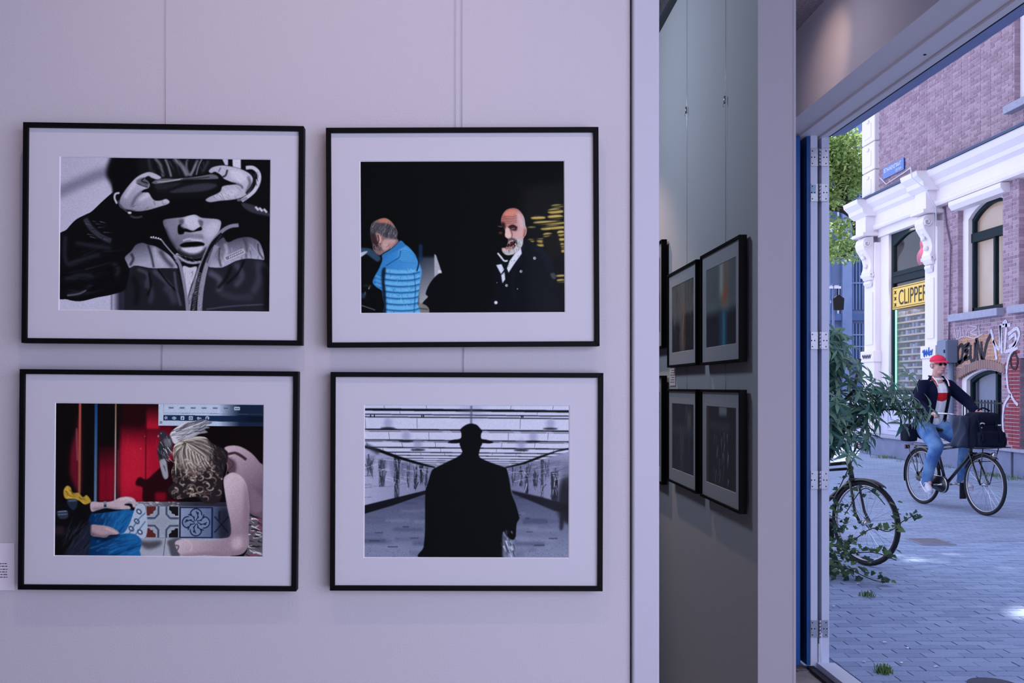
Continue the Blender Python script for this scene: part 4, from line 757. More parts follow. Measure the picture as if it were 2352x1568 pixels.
# dim prints on the passage wall
def print_dim(kind, w=72, h=54):
    c = Canvas((0, 0, 100, 75), w, h, (40, 40, 52), 20+kind)
    if kind == 0:
        c.rect(0, 0, 100, 38, (104, 96, 108), 6); c.rect(0, 36, 100, 80, (20, 18, 24), 3); c.rect(40, 0, 62, 75, (130, 120, 132), 5, .7); c.rect(44, 20, 52, 70, (180, 90, 60), 4, .6); c.rect(60, 34, 100, 44, (160, 160, 180), 4, .5); c.streaks(40, (0, 0, 100, 75), 1.5, 30, 3, [(150, 142, 150), (20, 20, 26)], .4, 1)
    elif kind == 1:
        c.rect(0, 0, 100, 40, (112, 112, 130), 6); c.rect(0, 40, 100, 80, (14, 22, 40), 3); c.rect(24, 0, 50, 44, (150, 120, 120), 6, .8); c.rect(30, 20, 46, 42, (190, 96, 70), 5, .8); c.rect(42, 0, 54, 30, (190, 196, 214), 4, .8); c.rect(0, 36, 100, 44, (150, 156, 180), 4, .7); c.rect(28, 44, 56, 76, (24, 84, 140), 5, .8); c.rect(36, 44, 44, 76, (80, 160, 200), 3, .8)
    elif kind == 2:
        c.rect(0, 0, 100, 80, (34, 36, 54), 0); c.rect(0, 24, 100, 34, (70, 72, 96), 4); c.rect(10, 8, 30, 26, (130, 116, 120), 5, .8); c.rect(44, 30, 62, 74, (84, 84, 110), 6, .8); c.streaks(30, (0, 0, 100, 75), 1.5, 24, 3, [(110, 110, 140), (16, 16, 26)], .5, 1)
    else:
        c.rect(0, 0, 100, 80, (26, 28, 46), 0); c.rect(30, 0, 56, 8, (150, 150, 176), 2); c.rect(20, 14, 90, 22, (64, 66, 90), 3); c.rect(92, 0, 100, 80, (90, 64, 62), 2); c.streaks(60, (25, 25, 75, 70), 1.4, 12, 2.5, [(150, 150, 180), (12, 12, 20), (70, 76, 110)], .7, .6)
    return c.out()
def hang_side(label, ynear, yfar, z0, z1, img, group='framed photographs on the passage wall'):
    w = yfar-ynear; h = z1-z0
    # local X runs towards +Y (away), facing -X
    return picture(label, (.925, (ynear+yfar)/2, (z0+z1)/2), (0, 0, -PI/2), w, h, img[:, ::-1], (0, 0, w*.755, h*.70), group)
hang_side('upper framed photo nearest the white partition end, with an orange and blue print', 3.314, 3.872, 1.565, 1.995, print_dim(1))
hang_side('lower framed photo nearest the white partition end, with a dark print', 3.314, 3.872, 1.049, 1.470, print_dim(3))
hang_side('upper framed photo second from the partition end, with a grey brown print', 3.944, 4.505, 1.568, 1.993, print_dim(0))
hang_side('lower framed photo second from the partition end, with a dark blue print', 3.944, 4.505, 1.049, 1.470, print_dim(2))
hang_side('upper framed photo almost hidden behind the main wall edge', 4.63, 5.25, 1.665, 2.177, print_dim(0))
hang_side('lower framed photo almost hidden behind the main wall edge', 4.63, 5.25, 1.017, 1.533, print_dim(2))
# hanging wires
WIRE = mat('nylon_wire', (186, 182, 194), .3, spec=.6); SWIRE = mat('steel_wire', (200, 204, 208), .25, 1.0)
def wire(label, pts, r, m=WIRE): return tag(MB().tube(pts, r, 6).build('hanging_wire', m, smooth=True), label, 'wire', 'picture hanging wires')
def wl(u, v): return P(u, v, 1.996)
wire('thin wire above the photo of the child', [wl(381.5, -180), wl(380, 300)], .0005); wire('short wire between the two left photos on the main wall', [wl(374, 770), wl(372, 860)], .0007)
wire('thin wire above the photo of the two men', [wl(1062, -180), wl(1061, 310)], .0005); wire('fine strand added as the shadow of the wire above the two men, just left of it', [wl(1047, -180), wl(1046, 310)], .0004); wire('short wire between the two right photos on the main wall', [wl(1066, 780), wl(1065, 870)], .0007)  # the left strand above the two men stands in for the wire's shadow
for Y, zh, nm in ((4.23, 2.66, 'far'), (3.60, 2.52, 'near')):
    wire('%s steel wire on the dim passage wall above the framed photos' % nm, [(.955, Y, 3.24), (.955, Y, 1.98)], .0008, SWIRE)
    wire('%s steel wire between upper and lower passage photos' % nm, [(.955, Y, 1.57), (.955, Y, 1.46)], .0008, SWIRE)
    hk = thing('wire_hook', '%s small metal hook clamped on the passage wire' % nm, 'hook', (.951, Y, zh)); MB().tube([(0, 0, 0), (0, 0, .028)], .0035, 8).build('clamp', SWIRE, hk, True); MB().tube([(-.003, 0, .0), (-.008, 0, -.006), (-.003, 0, -.012)], .0012, 6).build('hook', SWIRE, hk, True)
# caption cards
CARD = mat('caption_card', (236, 230, 238), .7); INK = mat('caption_ink', (96, 84, 104), .8)
cd = thing('caption_card', 'white caption card on the main wall at the left picture edge', 'card', P(-25, 1355, 1.997))
k = 1.996/F; MB().box(-58*k, 58*k, 0, .002, 0, 108*k).build('card', CARD, cd)
ln = MB(); rr = random.Random(4)
for i, v in enumerate((1294, 1300, 1307, 1313, 1319, 1325)):
    x = -50
    while x < 42:
        wd = rr.choice((3, 5, 7, 9)); ln.box(x*k, min(x+wd, 42)*k, -.0003, 0, (1355-v-1.1)*k, (1355-v+1.1)*k); x += wd+1.6
ln.build('printed_lines', INK, cd)
cd = thing('caption_card', 'small caption card between the upper and lower passage photos', 'card', (.957, 4.54, 1.485)); MB().box(0, .002, -.06, .06, 0, .10).build('card', CARD, cd)
ln = MB()
for i in range(7): ln.box(-.0003, 0, -.045, .045-.012*(i % 3), .015+i*.011, .018+i*.011)
ln.build('printed_lines', INK, cd)
# ------------------------------------------------------------------ street
MORT = mat('paving_bed', (128, 142, 174), .95, var=.5, vscale=60)
PAV = mat('clinker_paver', (162, 180, 214), .85, var=.35, vscale=50, rnd=.5, col2=(126, 142, 174), bump=.25, bscale=120, spec=.2)
def paving_material():
    m = bpy.data.materials.new('clinker_paving_far'); m.use_nodes = True; n = m.node_tree.nodes; l = m.node_tree.links; b = n['Principled BSDF']
    tc = n.new('ShaderNodeTexCoord'); br = n.new('ShaderNodeTexBrick'); br.offset = .5; br.inputs['Scale'].default_value = 1.0
    br.inputs['Brick Width'].default_value = .21; br.inputs['Row Height'].default_value = .085; br.inputs['Mortar Size'].default_value = .005; br.inputs['Bias'].default_value = -.1
    br.inputs['Color1'].default_value = tuple(s2l((162, 180, 214)))+(1,); br.inputs['Color2'].default_value = tuple(s2l((144, 160, 194)))+(1,); br.inputs['Mortar'].default_value = tuple(s2l((120, 136, 166)))+(1,)
    nz = n.new('ShaderNodeTexNoise'); nz.inputs['Scale'].default_value = 1.4; mx = n.new('ShaderNodeMix'); mx.data_type = 'RGBA'; mx.blend_type = 'MULTIPLY'; mx.inputs[0].default_value = .35
    l.new(tc.outputs['Object'], br.inputs['Vector']); l.new(tc.outputs['Object'], nz.inputs['Vector']); l.new(br.outputs[0], mx.inputs[6]); l.new(nz.outputs[0], mx.inputs[7]); l.new(mx.outputs[2], b.inputs['Base Color']); b.inputs['Roughness'].default_value = .85
    bp = n.new('ShaderNodeBump'); bp.inputs['Strength'].default_value = .4; bp.inputs['Distance'].default_value = .004; bp.invert = True; l.new(br.outputs['Fac'], bp.inputs['Height']); l.new(bp.outputs[0], b.inputs['Normal'])
    return m
FARP = paving_material()
YE = 9.4   # laid stone by stone up to here, textured beyond
road = struct(MB().box(1.955, 40, -14, YE, -.2, -.007).build('street_ground', MORT))
struct(MB().box(1.955, 40, YE, 70, -.2, .0).build('street_ground_far', FARP))
struct(MB().box(7.0, 40, -14, YE, -.007, .0).build('street_ground_side', FARP))
rr = random.Random(5); pcs = []
j = 0; y = 2.2
while y < YE-.08:
    x = 1.99-(.105 if j % 2 else 0)+rr.uniform(-.01, .01)
    while x < 7.0:
        a = max(x+.0008, 1.988); b = x+.2092
        if b-a > .03:
            tx, tz = rr.gauss(0, .006), rr.uniform(-.003, .001)
            yc = y+.04; u = U0+F*(a+b)/2/yc; v = V0+F*EYE/yc
            pcs.append((1/yc if (1900 < u < 2380 and v < 1590) else -yc, a, b, y+.0018+rr.uniform(-.001, .001), y+.0838, tx, tz))
        x += .21
    y += .0855; j += 1
pcs.sort(reverse=True)
st = MB()
def paver_box(mb, a, b, y0, y1, tx, tz, o=(0, 0, 0)):
    e = .0025; z = tz
    vs = [(a, y0, -.02), (b, y0, -.02), (b, y1, -.02), (a, y1, -.02), (a+e, y0+e, z-tx*.1), (b-e, y0+e, z+tx*.1), (b-e, y1-e, z+tx*.1), (a+e, y1-e, z-tx*.1)]
    vs = [(p[0]-o[0], p[1]-o[1], p[2]-o[2]) for p in vs]
    mb.add(vs, [(4, 5, 6, 7), (0, 1, 5, 4), (1, 2, 6, 5), (2, 3, 7, 6), (3, 0, 4, 7)])
for i, (k, a, b, y0, y1, tx, tz) in enumerate(pcs):
    if i < 300:
        m = MB(); c = ((a+b)/2, (y0+y1)/2, 0); paver_box(m, a, b, y0, y1, tx, tz, c); o = m.build('paver', PAV, road); o.location = c
    else: paver_box(st, a, b, y0, y1, tx, tz)
tag(st.build('paving', PAV, road), kind='stuff')
# drain cover
dr = thing('drain_cover', 'pale square drain cover with slots set in the street', 'drain cover', (4.43, 9.35, .0)); gm = mat('drain_iron', (150, 152, 170), .6, .3, var=.4, vscale=60)
MB().box(-.16, .16, -.19, -.165, -.005, .006).box(-.16, .16, .165, .19, -.005, .006).box(-.16, -.135, -.165, .165, -.005, .006).box(.135, .16, -.165, .165, -.005, .006).build('rim', gm, dr); MB().box(-.135, .135, -.165, .165, -.005, .001).build('pit', DARK, dr)
for i in range(7): MB().box(-.135, .135, -.158+i*.046, -.132+i*.046, -.002, .005).build('bar', gm, dr)
md = mat('worn_iron_lid', (74, 78, 98), .5, .4, bump=.3, bscale=80)
tag(MB().tube([(2.62, 4.86, -.004), (2.62, 4.86, .004)], .12, 24).build('valve_lid', md), 'round iron valve lid set in the paving near the threshold', 'lid')
# litter and grass tufts
LIT = mat('white_petal_litter', (226, 222, 234), .8)
LW = ['by the ivy', 'in front of the door jamb', 'left of the grass tuft', 'mid street', 'near the valve lid', 'beside the parked wheel', 'in the joint by the threshold', 'by the doorway']
for i, (u, v) in enumerate(((1971, 1341), (1914, 1393), (1984, 1521), (2150, 1532), (2084, 1489), (2142, 1313), (2033, 1476), (2070, 1523))):
    Y = EYE*F/(v-V0); o = MB().add([(-.012, -.008, .004), (.013, -.006, .006), (.010, .009, .003), (-.010, .007, .008), (0, 0, .010)], [(0, 1, 4), (1, 2, 4), (2, 3, 4), (3, 0, 4)]).build('paper_scrap', LIT); o.location = ((u-U0)/F*Y, Y, .0); o.rotation_euler = (0, 0, i)
    tag(o, 'small white scrap on the paving '+LW[i], 'litter', 'white scraps on the paving')
GR = mat('grass_blade', (78, 112, 58), .7, rnd=.7, col2=(128, 150, 84))
def tuft(label, x, y, n, h, r, seed):
    q = random.Random(seed); mb = MB()
    for _ in range(n):
        a = q.uniform(0, 2*PI); d = q.uniform(0, r); px, py = x+d*math.cos(a), y+d*math.sin(a); hh = h*q.uniform(.5, 1.1); b = q.uniform(0, 2*PI); l = hh*q.uniform(.2, .9); wv = .0035
        sx, sy = -math.sin(b)*wv, math.cos(b)*wv
        mb.add([(px-sx, py-sy, 0), (px+sx, py+sy, 0), (px+math.cos(b)*l*.5+sx*.7, py+math.sin(b)*l*.5+sy*.7, hh*.75), (px+math.cos(b)*l*.5-sx*.7, py+math.sin(b)*l*.5-sy*.7, hh*.75), (px+math.cos(b)*l, py+math.sin(b)*l, hh*.8)], [(0, 1, 2, 3), (3, 2, 4)])
    return tag(mb.build('grass_tuft', GR), label, 'grass', kind='stuff')
tuft('green grass tuft in the paving just outside the threshold', 2.16, 5.07, 90, .05, .05, 1); tuft('small weed tuft beside the ivy roots', 2.83, 6.92, 60, .05, .06, 2)
for i, (x, y, n) in enumerate(((8.72, 20.3, 260), (8.75, 19.3, 120), (8.72, 16.2, 260), (8.7, 18.0, 120), (8.72, 15.6, 160))): tuft(['pale weeds at the foot of the white shop corner', 'weeds at the plinth under the shop window', 'grass at the plinth beside the front wheel', 'weeds at the plinth behind the cyclist', 'grass at the plinth at the right picture edge'][i], x, y, n//2, .09, .3, 10+i)

# ------------------------------------------------------------------ corner shop across the street: facade plane X = 9, facing the gallery
XF = 9.0
shop = thing('corner_building', 'red brick corner building with a white painted shop front across the street', 'building', (XF, 18.5, 0))
def sb(mb, name, m, bevel=0, smooth=False, parent=None):
    """facade shapes are given in world coordinates; shift them to the building's base"""
    mb.v = [(x-XF, y-18.5, z) for x, y, z in mb.v]
    o = mb.build(name, m, parent or shop, smooth, bevel); return o
WHT = mat('white_stucco_trim', (234, 225, 228), .6, var=.15, vscale=3, col2=(212, 202, 208)); MRT = mat('lime_mortar', (216, 202, 214), .9)
BRK = mat('red_brown_brick', (176, 152, 166), .85, var=.25, vscale=40, rnd=.8, col2=(140, 116, 132), bump=.2, bscale=90, spec=.2)
PLN = mat('grey_blue_plinth', (124, 132, 162), .8, var=.3, vscale=4, bump=.1); GRN = mat('dark_green_joinery', (20, 38, 44), .6, spec=.15); STN = mat('grey_stone_sill', (164, 164, 186), .8, var=.3, vscale=14); LEAD = mat('lead_flashing', (74, 88, 122), .5, var=.3, vscale=6)
ROOM = mat('dim_interior', (66, 62, 70), .9); CURT = mat('glowing_cream_blind', (214, 188, 160), .9, var=.35, vscale=2.5, col2=(240, 226, 190), emit=((232, 176, 120), .35)); PGL = glass_mat('shop_glass', (235, 240, 248), refl=.7, rough=.01)  # the cream blind glows: light from the room behind is put into its emission
NI = [(16.42, 17.92, 2.80, 4.92), (16.46, 17.90, .45, 1.78), (13.2, 15.94, 2.80, 4.92), (13.2, 15.92, .45, 1.95)]    # niches: y0,y1,z0,z1
UP = [(14.2, 16.07, 6.10, 9.2)]
def rects_minus(Y0, Y1, Z0, Z1, ops):
    ys = sorted({Y0, Y1}|{min(max(o[k], Y0), Y1) for o in ops for k in (0, 1)}); zs = sorted({Z0, Z1}|{min(max(o[k], Z0), Z1) for o in ops for k in (2, 3)}); out = []
    for a, b in zip(ys, ys[1:]):
        for c, d in zip(zs, zs[1:]):
            if not any(o[0] <= (a+b)/2 <= o[1] and o[2] <= (c+d)/2 <= o[3] for o in ops): out.append((a, b, c, d))
    return out
bk = MB()
for a, b, c, d in rects_minus(13.2, 18.46, .45, 4.95, NI): bk.box(XF+.008, XF+.30, a, b, c, d)
for a, b, c, d in rects_minus(13.2, 21.9, 5.45, 10.5, UP): bk.box(XF+.008, XF+.30, a, b, c, d)
bk.box(XF+.3, XF+6, 13.2, 18.9, 0, 10.5).box(XF+1.6, XF+6, 18.9, 22.0, 0, 10.5).box(XF+.3, XF+6, 18.9, 22.0, 5.0, 10.5).box(XF+.02, XF+.3, 18.46, 18.95, 0, 5.45).box(XF+.02, XF+.3, 21.3, 21.95, 0, 5.45)
sb(bk, 'wall_backing', MRT)
bricks = []
def in_poly(y, z, poly):
    c = False; j = len(poly)-1
    for i in range(len(poly)):
        (yi, zi), (yj, zj) = poly[i], poly[j]
        if (zi > z) != (zj > z) and y < (yj-yi)*(z-zi)/(zj-zi)+yi: c = not c
        j = i
    return c
OCHRE = [fac(u, v, XF) for u, v in spline([(2196, 800), (2210, 775), (2262, 768), (2300, 785), (2304, 815), (2290, 838), (2268, 832), (2240, 828), (2205, 846), (2192, 830)])]
REDS = [[fac(u, v, XF) for u, v in spline(p)] for p in ([(2320, 815), (2341, 803), (2343, 920), (2320, 905), (2313, 870), (2313, 840)], [(2322, 912), (2341, 925), (2343, 1022), (2318, 1022), (2308, 985), (2306, 940)])]
GRD = mat('spray_red_on_brick', (150, 56, 68), .85, var=.6, vscale=7, col2=(124, 62, 76), rnd=.3); GOR = mat('ochre_brick', (190, 142, 108), .9, var=.6, vscale=6, col2=(160, 118, 116), rnd=.3)
def lay(Y0, Y1, Z0, Z1, ops, seed):
    q = random.Random(seed); n = int((Z1-Z0)/.0625)
    for r in range(n):
        z = Z0+r*.0625; zc = z+.026
        cuts = sorted((max(o[0], Y0), min(o[1], Y1)) for o in ops if o[2]-.01 <= zc <= o[3] and o[1] > Y0 and o[0] < Y1); iv = []; p0 = Y0
        for a, b in cuts:
            if a > p0: iv.append((p0, a))
            p0 = max(p0, b)
        if p0 < Y1: iv.append((p0, Y1))
        y = Y0-.33+(.055 if r % 2 else .165)*1.0; k = r
        while y < Y1:
            L = .21 if k % 2 else .10
            for a, b in iv:
                s0, s1 = max(y, a), min(y+L, b)
                if s1-s0 > .02: bricks.append((s0, s1, z, z+.052, q.uniform(-.003, .002)))
            y += L+.0105; k += 1
lay(15.2, 18.46, .46, 4.93, NI, 1); lay(15.2, 21.34, 5.52, 9.2, UP, 2)
def bsize(b): Y = (b[0]+b[1])/2; u = U0+F*XF/Y; v = V0-(b[2]-EYE)*F/Y; return (-1 if (u > 2352 or v < 15+ (2352-u)*.62) else 1)*(b[1]-b[0])/Y/Y
bricks.sort(key=bsize, reverse=True)
def brick_box(mb, s0, s1, z0, z1, dx, o):
    x0, x1 = -.0+dx, .03; vs = [(x0, s0-o[1], z0-o[2]), (x0, s1-o[1], z0-o[2]), (x0, s1-o[1], z1-o[2]), (x0, s0-o[1], z1-o[2]), (x1, s0-o[1], z0-o[2]), (x1, s1-o[1], z0-o[2]), (x1, s1-o[1], z1-o[2]), (x1, s0-o[1], z1-o[2])]
    mb.add(vs, [(0, 3, 2, 1), (0, 1, 5, 4), (1, 2, 6, 5), (2, 3, 7, 6), (3, 0, 4, 7)])
def paint(y, z): return 1 if any(in_poly(y, z, p) for p in REDS) else 2 if in_poly(y, z, OCHRE) else 0
st = MB(); bw = sb(MB().box(XF+.29, XF+.30, 15.2, 15.3, .5, .6), 'brick_wall', MRT)
for i, (s0, s1, z0, z1, dx) in enumerate(bricks):
    if i < 300:
        m = MB(); o = (0, (s0+s1)/2, (z0+z1)/2); brick_box(m, s0, s1, z0, z1, dx, o); ob = m.build('brick', [BRK, GRD, GOR][paint(o[1], o[2])], bw); ob.location = (0, o[1]-18.5, o[2])
    else: brick_box(st, s0, s1, z0, z1, dx, (0, 18.5, 0)); st.mi[-5:] = [paint((s0+s1)/2, (z0+z1)/2)]*5
tag(st.build('brickwork', [BRK, GRD, GOR], bw), kind='stuff')
# reveals of the niches (bricks seen end-on)
rv = MB()
for y, z0, z1 in ((17.92, 2.8, 4.92), (17.90, .45, 1.78), (15.94, 2.8, 4.92), (15.92, .45, 1.95), (16.07, 6.1, 9.2)):
    n = int((z1-z0)/.0625)
    for i in range(n): rv.box(XF+.002, XF+.11, y-.006, y+.02, z0+i*.0625+.001, z0+i*.0625+.0615)
tag(sb(rv, 'reveal_bricks', BRK), kind='stuff')
# plinth and stall riser
sb(MB().box(8.90, 9.1, 16.0, 18.5, 0, .42).box(8.90, 9.1, 15.35, 15.93, 0, .42), 'plinth', PLN, .01); sb(MB().box(8.86, 9.05, 15.93, 18.5, .42, .47).box(8.86, 9.05, 15.3, 15.94, .42, .47), 'plinth_cap', STN, .01)
sb(MB().box(8.86, 9.1, 18.5, 22.05, 0, .40), 'plinth', PLN, .01); sb(MB().box(8.80, 9.05, 18.46, 22.1, .40, .46), 'plinth_cap', STN, .01)
rs = MB().box(8.98, 9.2, 18.9, 21.3, .46, 1.32); sb(rs, 'stall_riser', mat('riser_paint', (196, 196, 220), .6), .01)
for a, b in ((19.05, 19.95), (20.05, 20.85)): sb(MB().box(8.955, 8.99, a, b, .56, .60).box(8.955, 8.99, a, b, 1.18, 1.22).box(8.955, 8.99, a, a+.04, .6, 1.18).box(8.955, 8.99, b-.04, b, .6, 1.18).box(8.965, 8.99, a+.12, b-.12, .7, 1.08), 'riser_panel', MATS['riser_paint'], .006)
vent = MB()
for i in range(6): vent.box(8.85, 8.87, 19.15+i*.035, 19.17+i*.035, .10, .30)
sb(vent, 'vent_grille', DARK)
# pilasters with scrolled consoles
def pilaster(y0, y1, xf):
    p = sb(MB().box(xf, XF+.1, y0, y1, .46, 4.62), 'pilaster', WHT, .012); yc = (y0+y1)/2
    def ch(mb, name, m=WHT, bevel=.008): return sb(mb, name, m, bevel, parent=p)
    ch(MB().box(xf-.06, XF, y0-.06, y1+.06, 2.02, 2.26), 'band_block'); ch(MB().box(xf-.035, XF, y0-.035, y1+.035, .46, 2.02), 'pedestal'); ch(MB().box(xf-.02, xf, y0+.10, y1-.10, 2.40, 3.55), 'panel')
    # scroll console: side profile swept across the pilaster
    pr = [(xf, 3.80), (xf-.05, 3.82), (xf-.09, 3.90), (xf-.10, 3.98), (xf-.07, 4.06), (xf-.06, 4.16), (xf-.09, 4.28), (xf-.15, 4.38), (xf-.21, 4.48), (xf-.235, 4.58), (xf-.22, 4.68), (xf-.17, 4.74), (xf, 4.76)]
    ch(MB().prism([(a, b) for a, b in pr], y0+.07, y1-.07, 'Y'), 'console', bevel=.012)
    for s in (y0+.05, y1-.05):
        for zc, r, dx in ((4.60, .085, -.15), (3.93, .055, -.055)):
            pts = [(xf+dx+r*(1-t/9)*math.cos(-t*1.15), s, zc+r*(1-t/9)*math.sin(-t*1.15)) for t in range(8)]
            ch(MB().tube(pts, .018, 6), 'scroll', bevel=0)
    for zc in (4.30, 4.12, 4.42): ch(MB().sphere((xf-.10-(.05 if zc > 4.2 else 0), yc, zc), .05, 10, 6, (.8, 1.3, 1)), 'leaf_boss', bevel=0)
    ch(MB().prism([(xf-.02, 3.66), (xf-.07, 3.74), (xf-.07, 3.79), (xf, 3.79)], y0+.12, y1-.12, 'Y'), 'drop'); ch(MB().box(xf-.27, XF, y0-.03, y1+.03, 4.76, 4.83), 'abacus'); ch(MB().box(xf-.20, XF, y0+.02, y1-.02, 4.83, 5.18), 'frieze_block')
    ch(MB().prism([(xf-.20, 5.18), (xf-.30, 5.26), (xf-.32, 5.34), (xf-.42, 5.44), (xf-.44, 5.53), (XF, 5.55), (XF, 5.18)], y0-.10, y1+.10, 'Y'), 'cornice_break')
    return p
pilaster(18.46, 18.95, 8.877); pilaster(21.26, 21.84, 8.88)
# tags on the pilaster bands
TAGB = mat('blue_marker', (44, 104, 190), .7); TAGK = mat('dark_marker', (56, 50, 84), .7); q = random.Random(3)
def scribble(name, m, pts, r, parent=None): return sb(MB().tube(pts, r, 5), name, m, parent=parent)
scribble('marker_tag', TAGB, [(8.814, 18.90-.4*t/14, 2.14+.07*math.sin(t*2.3)*(1-.3*math.cos(t))) for t in range(15)], .012); scribble('marker_tag', TAGB, [(8.814, 18.86-.34*t/9, 2.10+.05*math.cos(t*2.9)) for t in range(10)], .01); scribble('marker_tag', TAGK, [(8.817, 21.78-.46*t/16, 2.14+.05*math.sin(t*2.1)) for t in range(17)], .010); scribble('marker_tag', TAGK, [(8.843, 21.4-.06*math.sin(t), 1.7+.12*math.cos(t*1.3)) for t in range(6)], .014); scribble('marker_tag', TAGK, [(8.878, 21.5+.05*math.sin(t*2), 2.55+.06*math.cos(t*1.3)) for t in range(6)], .012)
# entablature
def xprof(dx): return [(8.86+dx, 4.88), (8.84+dx, 4.92), (8.84+dx, 4.98), (8.88+dx, 5.0), (8.88+dx, 5.20), (8.80+dx, 5.26), (8.78+dx, 5.33), (8.68+dx, 5.42), (8.64+dx, 5.50), (8.64+dx, 5.53), (9.2, 5.56), (9.2, 4.88)]
sb(MB().prism(xprof(0), 13.2, 22.1, 'Y'), 'entablature', WHT, .004); sb(MB().prism([(8.60, 5.53), (8.58, 5.56), (9.03, 5.68), (9.03, 5.60)], 13.2, 18.25, 'Y').prism([(8.60, 5.53), (8.58, 5.56), (9.03, 5.64), (9.03, 5.58)], 19.1, 22.25, 'Y'), 'lead_flashing', LEAD)
sb(MB().box(8.95, 9.2, 18.95, 21.3, 4.72, 4.90), 'window_head', WHT, .01)
# quoins
for i in range(9):
    z = 5.62+i*.62; q_ = sb(MB().box(8.90, 9.2, 21.34, 22.02, z, z+.60), 'quoin', WHT, .02)
    sb(MB().box(8.885, 8.91, 21.50, 21.86, z+.10, z+.42), 'panel', WHT, .01, parent=q_); sb(MB().box(8.875, 8.90, 21.62, 21.74, z+.44, z+.50), 'drop', WHT, .01, parent=q_)
# shop window: frame, transom, glass, display
sb(MB().box(9.0, 9.18, 20.86, 21.26, 1.32, 4.72), 'jamb', WHT, .01)
fr = MB().box(9.06, 9.14, 20.76, 20.86, 1.32, 4.72).box(9.06, 9.14, 18.95, 19.0, 1.32, 4.72).box(9.04, 9.14, 19.0, 20.76, 3.66, 3.90).box(9.02, 9.06, 19.0, 20.76, 3.80, 3.84).box(9.06, 9.14, 19.0, 20.76, 1.32, 1.42)
ar = [(20.76, 4.72), (19.0, 4.72)]+[(19.0+1.76*t/10, 4.45+.2*math.sin(PI*t/10)) for t in range(11)]
fr.prism(ar, 9.06, 9.14, 'X'); sb(fr, 'window_frame', GRN, .006)
sb(MB().box(9.10, 9.106, 19.0, 20.76, 3.90, 4.66), 'pane', PGL); sb(MB().box(9.10, 9.106, 19.0, 20.76, 1.42, 3.66), 'pane', PGL); sb(MB().box(9.9, 9.95, 18.9, 21.25, 1.3, 4.75).box(9.18, 9.9, 21.2, 21.25, 1.3, 4.75).box(9.14, 9.9, 18.9, 21.25, 1.25, 1.32).box(9.14, 9.9, 18.9, 21.25, 4.75, 4.8).box(9.14, 9.9, 18.85, 18.9, 1.3, 4.75), 'window_bay', mat('bay_lining', (84, 76, 78), .9))
lamp('shop_display_lamp', 'AREA', (9.3, 19.9, 4.70), 26, (1, .86, .74), aim=(9.3, 19.9, 1.5), shape='RECTANGLE', size=1.6, size_y=.2); lamp('shop_shelf_lamp', 'AREA', (9.16, 20.0, 3.52), 45, (1, .82, .62), aim=(9.32, 20.0, 1.6), shape='RECTANGLE', size=1.5, size_y=.05)
sgn = thing('shop_sign', 'yellow shop sign with dark lettering in the shop window', 'sign', (9.03, 20.74, 3.11)); YEL = mat('sign_yellow', (236, 196, 92), .5); BLK = mat('sign_black', (44, 32, 24), .6)
MB().box(0, .02, -1.74, 0, 0, .465).build('board', YEL, sgn, bevel=.004); MB().box(-.003, 0, -1.70, -.03, .43, .442).box(-.003, 0, -1.70, -.03, .024, .036).box(-.003, 0, -.042, -.03, .036, .43).build('border', BLK, sgn)
RX = Matrix(((0, 0, -1, 0), (-1, 0, 0, 0), (0, 1, 0, 0), (0, 0, 0, 1)))   # text plane facing -X, running towards -Y
t = link('lettering', text_mesh('CLIPPER', .45, .002, .80), BLK, sgn); t.matrix_basis = Matrix.Translation((-.002, -.29, .075)) @ RX
for i in range(3):
    z = .09+i*.13; MB().tube([(-.002, -.11, z-.03), (-.002, -.19, z+.03)], .012, 5).tube([(-.002, -.11, z+.03), (-.002, -.19, z-.03)], .012, 5).build('cross', BLK, sgn)
tag(MB().tube([(9.09, 20.70, 1.42), (9.09, 20.70, 3.10)], .018, 8).build('neon_tube', mat('green_neon', (150, 255, 215), .4, emit=((130, 250, 205), 1.6))), 'vertical green light tube at the left of the shop display', 'light tube')
SHF = mat('display_shelf', (214, 186, 150), .6); q = random.Random(8); SHN = ['bottom', 'second', 'third', 'fourth', 'fifth', 'sixth', 'seventh', 'eighth', 'ninth', 'tenth', 'eleventh', 'top']
PC = [mat('carton_'+n, c, .6, var=.5, vscale=30, col2=d) for n, c, d in (('grey', (126, 128, 142), (60, 62, 76)), ('silver', (176, 178, 194), (110, 112, 128)), ('brown', (104, 86, 74), (52, 44, 42)), ('black', (46, 46, 56), (90, 90, 100)), ('white', (206, 204, 214), (150, 150, 164)), ('rose', (170, 92, 110), (110, 96, 108)))]
PN = ['grey', 'silver', 'brown', 'black', 'white', 'rose']; meshes = []
for m in PC:
    b = MB().box(-.05, .05, -.060, .060, 0, .088).box(-.052, -.05, -.05, .05, .045, .07); me = b.mesh('carton'); me.materials.append(m); meshes.append(me)
for k in range(12):
    z = 1.46+k*.136
    tag(MB().box(9.2, 9.42, 18.95, 21.16, z, z+.022).box(9.19, 9.2, 18.95, 21.16, z-.006, z+.03).build('display_shelf', SHF), '%s display shelf in the shop window below the yellow sign' % SHN[k], 'shelf', 'shelves in the shop window')
    for j in range(15):
        c = q.choices(range(6), (5, 4, 3, 3, 3, .6))[0]; o = share('carton', meshes[c], None, Matrix.Translation((9.28+q.uniform(-.02, .02), 21.06-j*.138+q.uniform(-.012, .012), z+.022)) @ Matrix.Diagonal((1, q.uniform(.7, 1.05), q.uniform(.7, 1.2), 1)))
        tag(o, 'small %s carton, %s from the left on the %s shop window shelf' % (PN[c], ['first', 'second', 'third', 'fourth', 'fifth', 'sixth', 'seventh', 'eighth', 'ninth', 'tenth', 'eleventh', 'twelfth', 'thirteenth', 'fourteenth', 'fifteenth'][j], SHN[k]), 'carton', 'cartons on the shop window shelves')
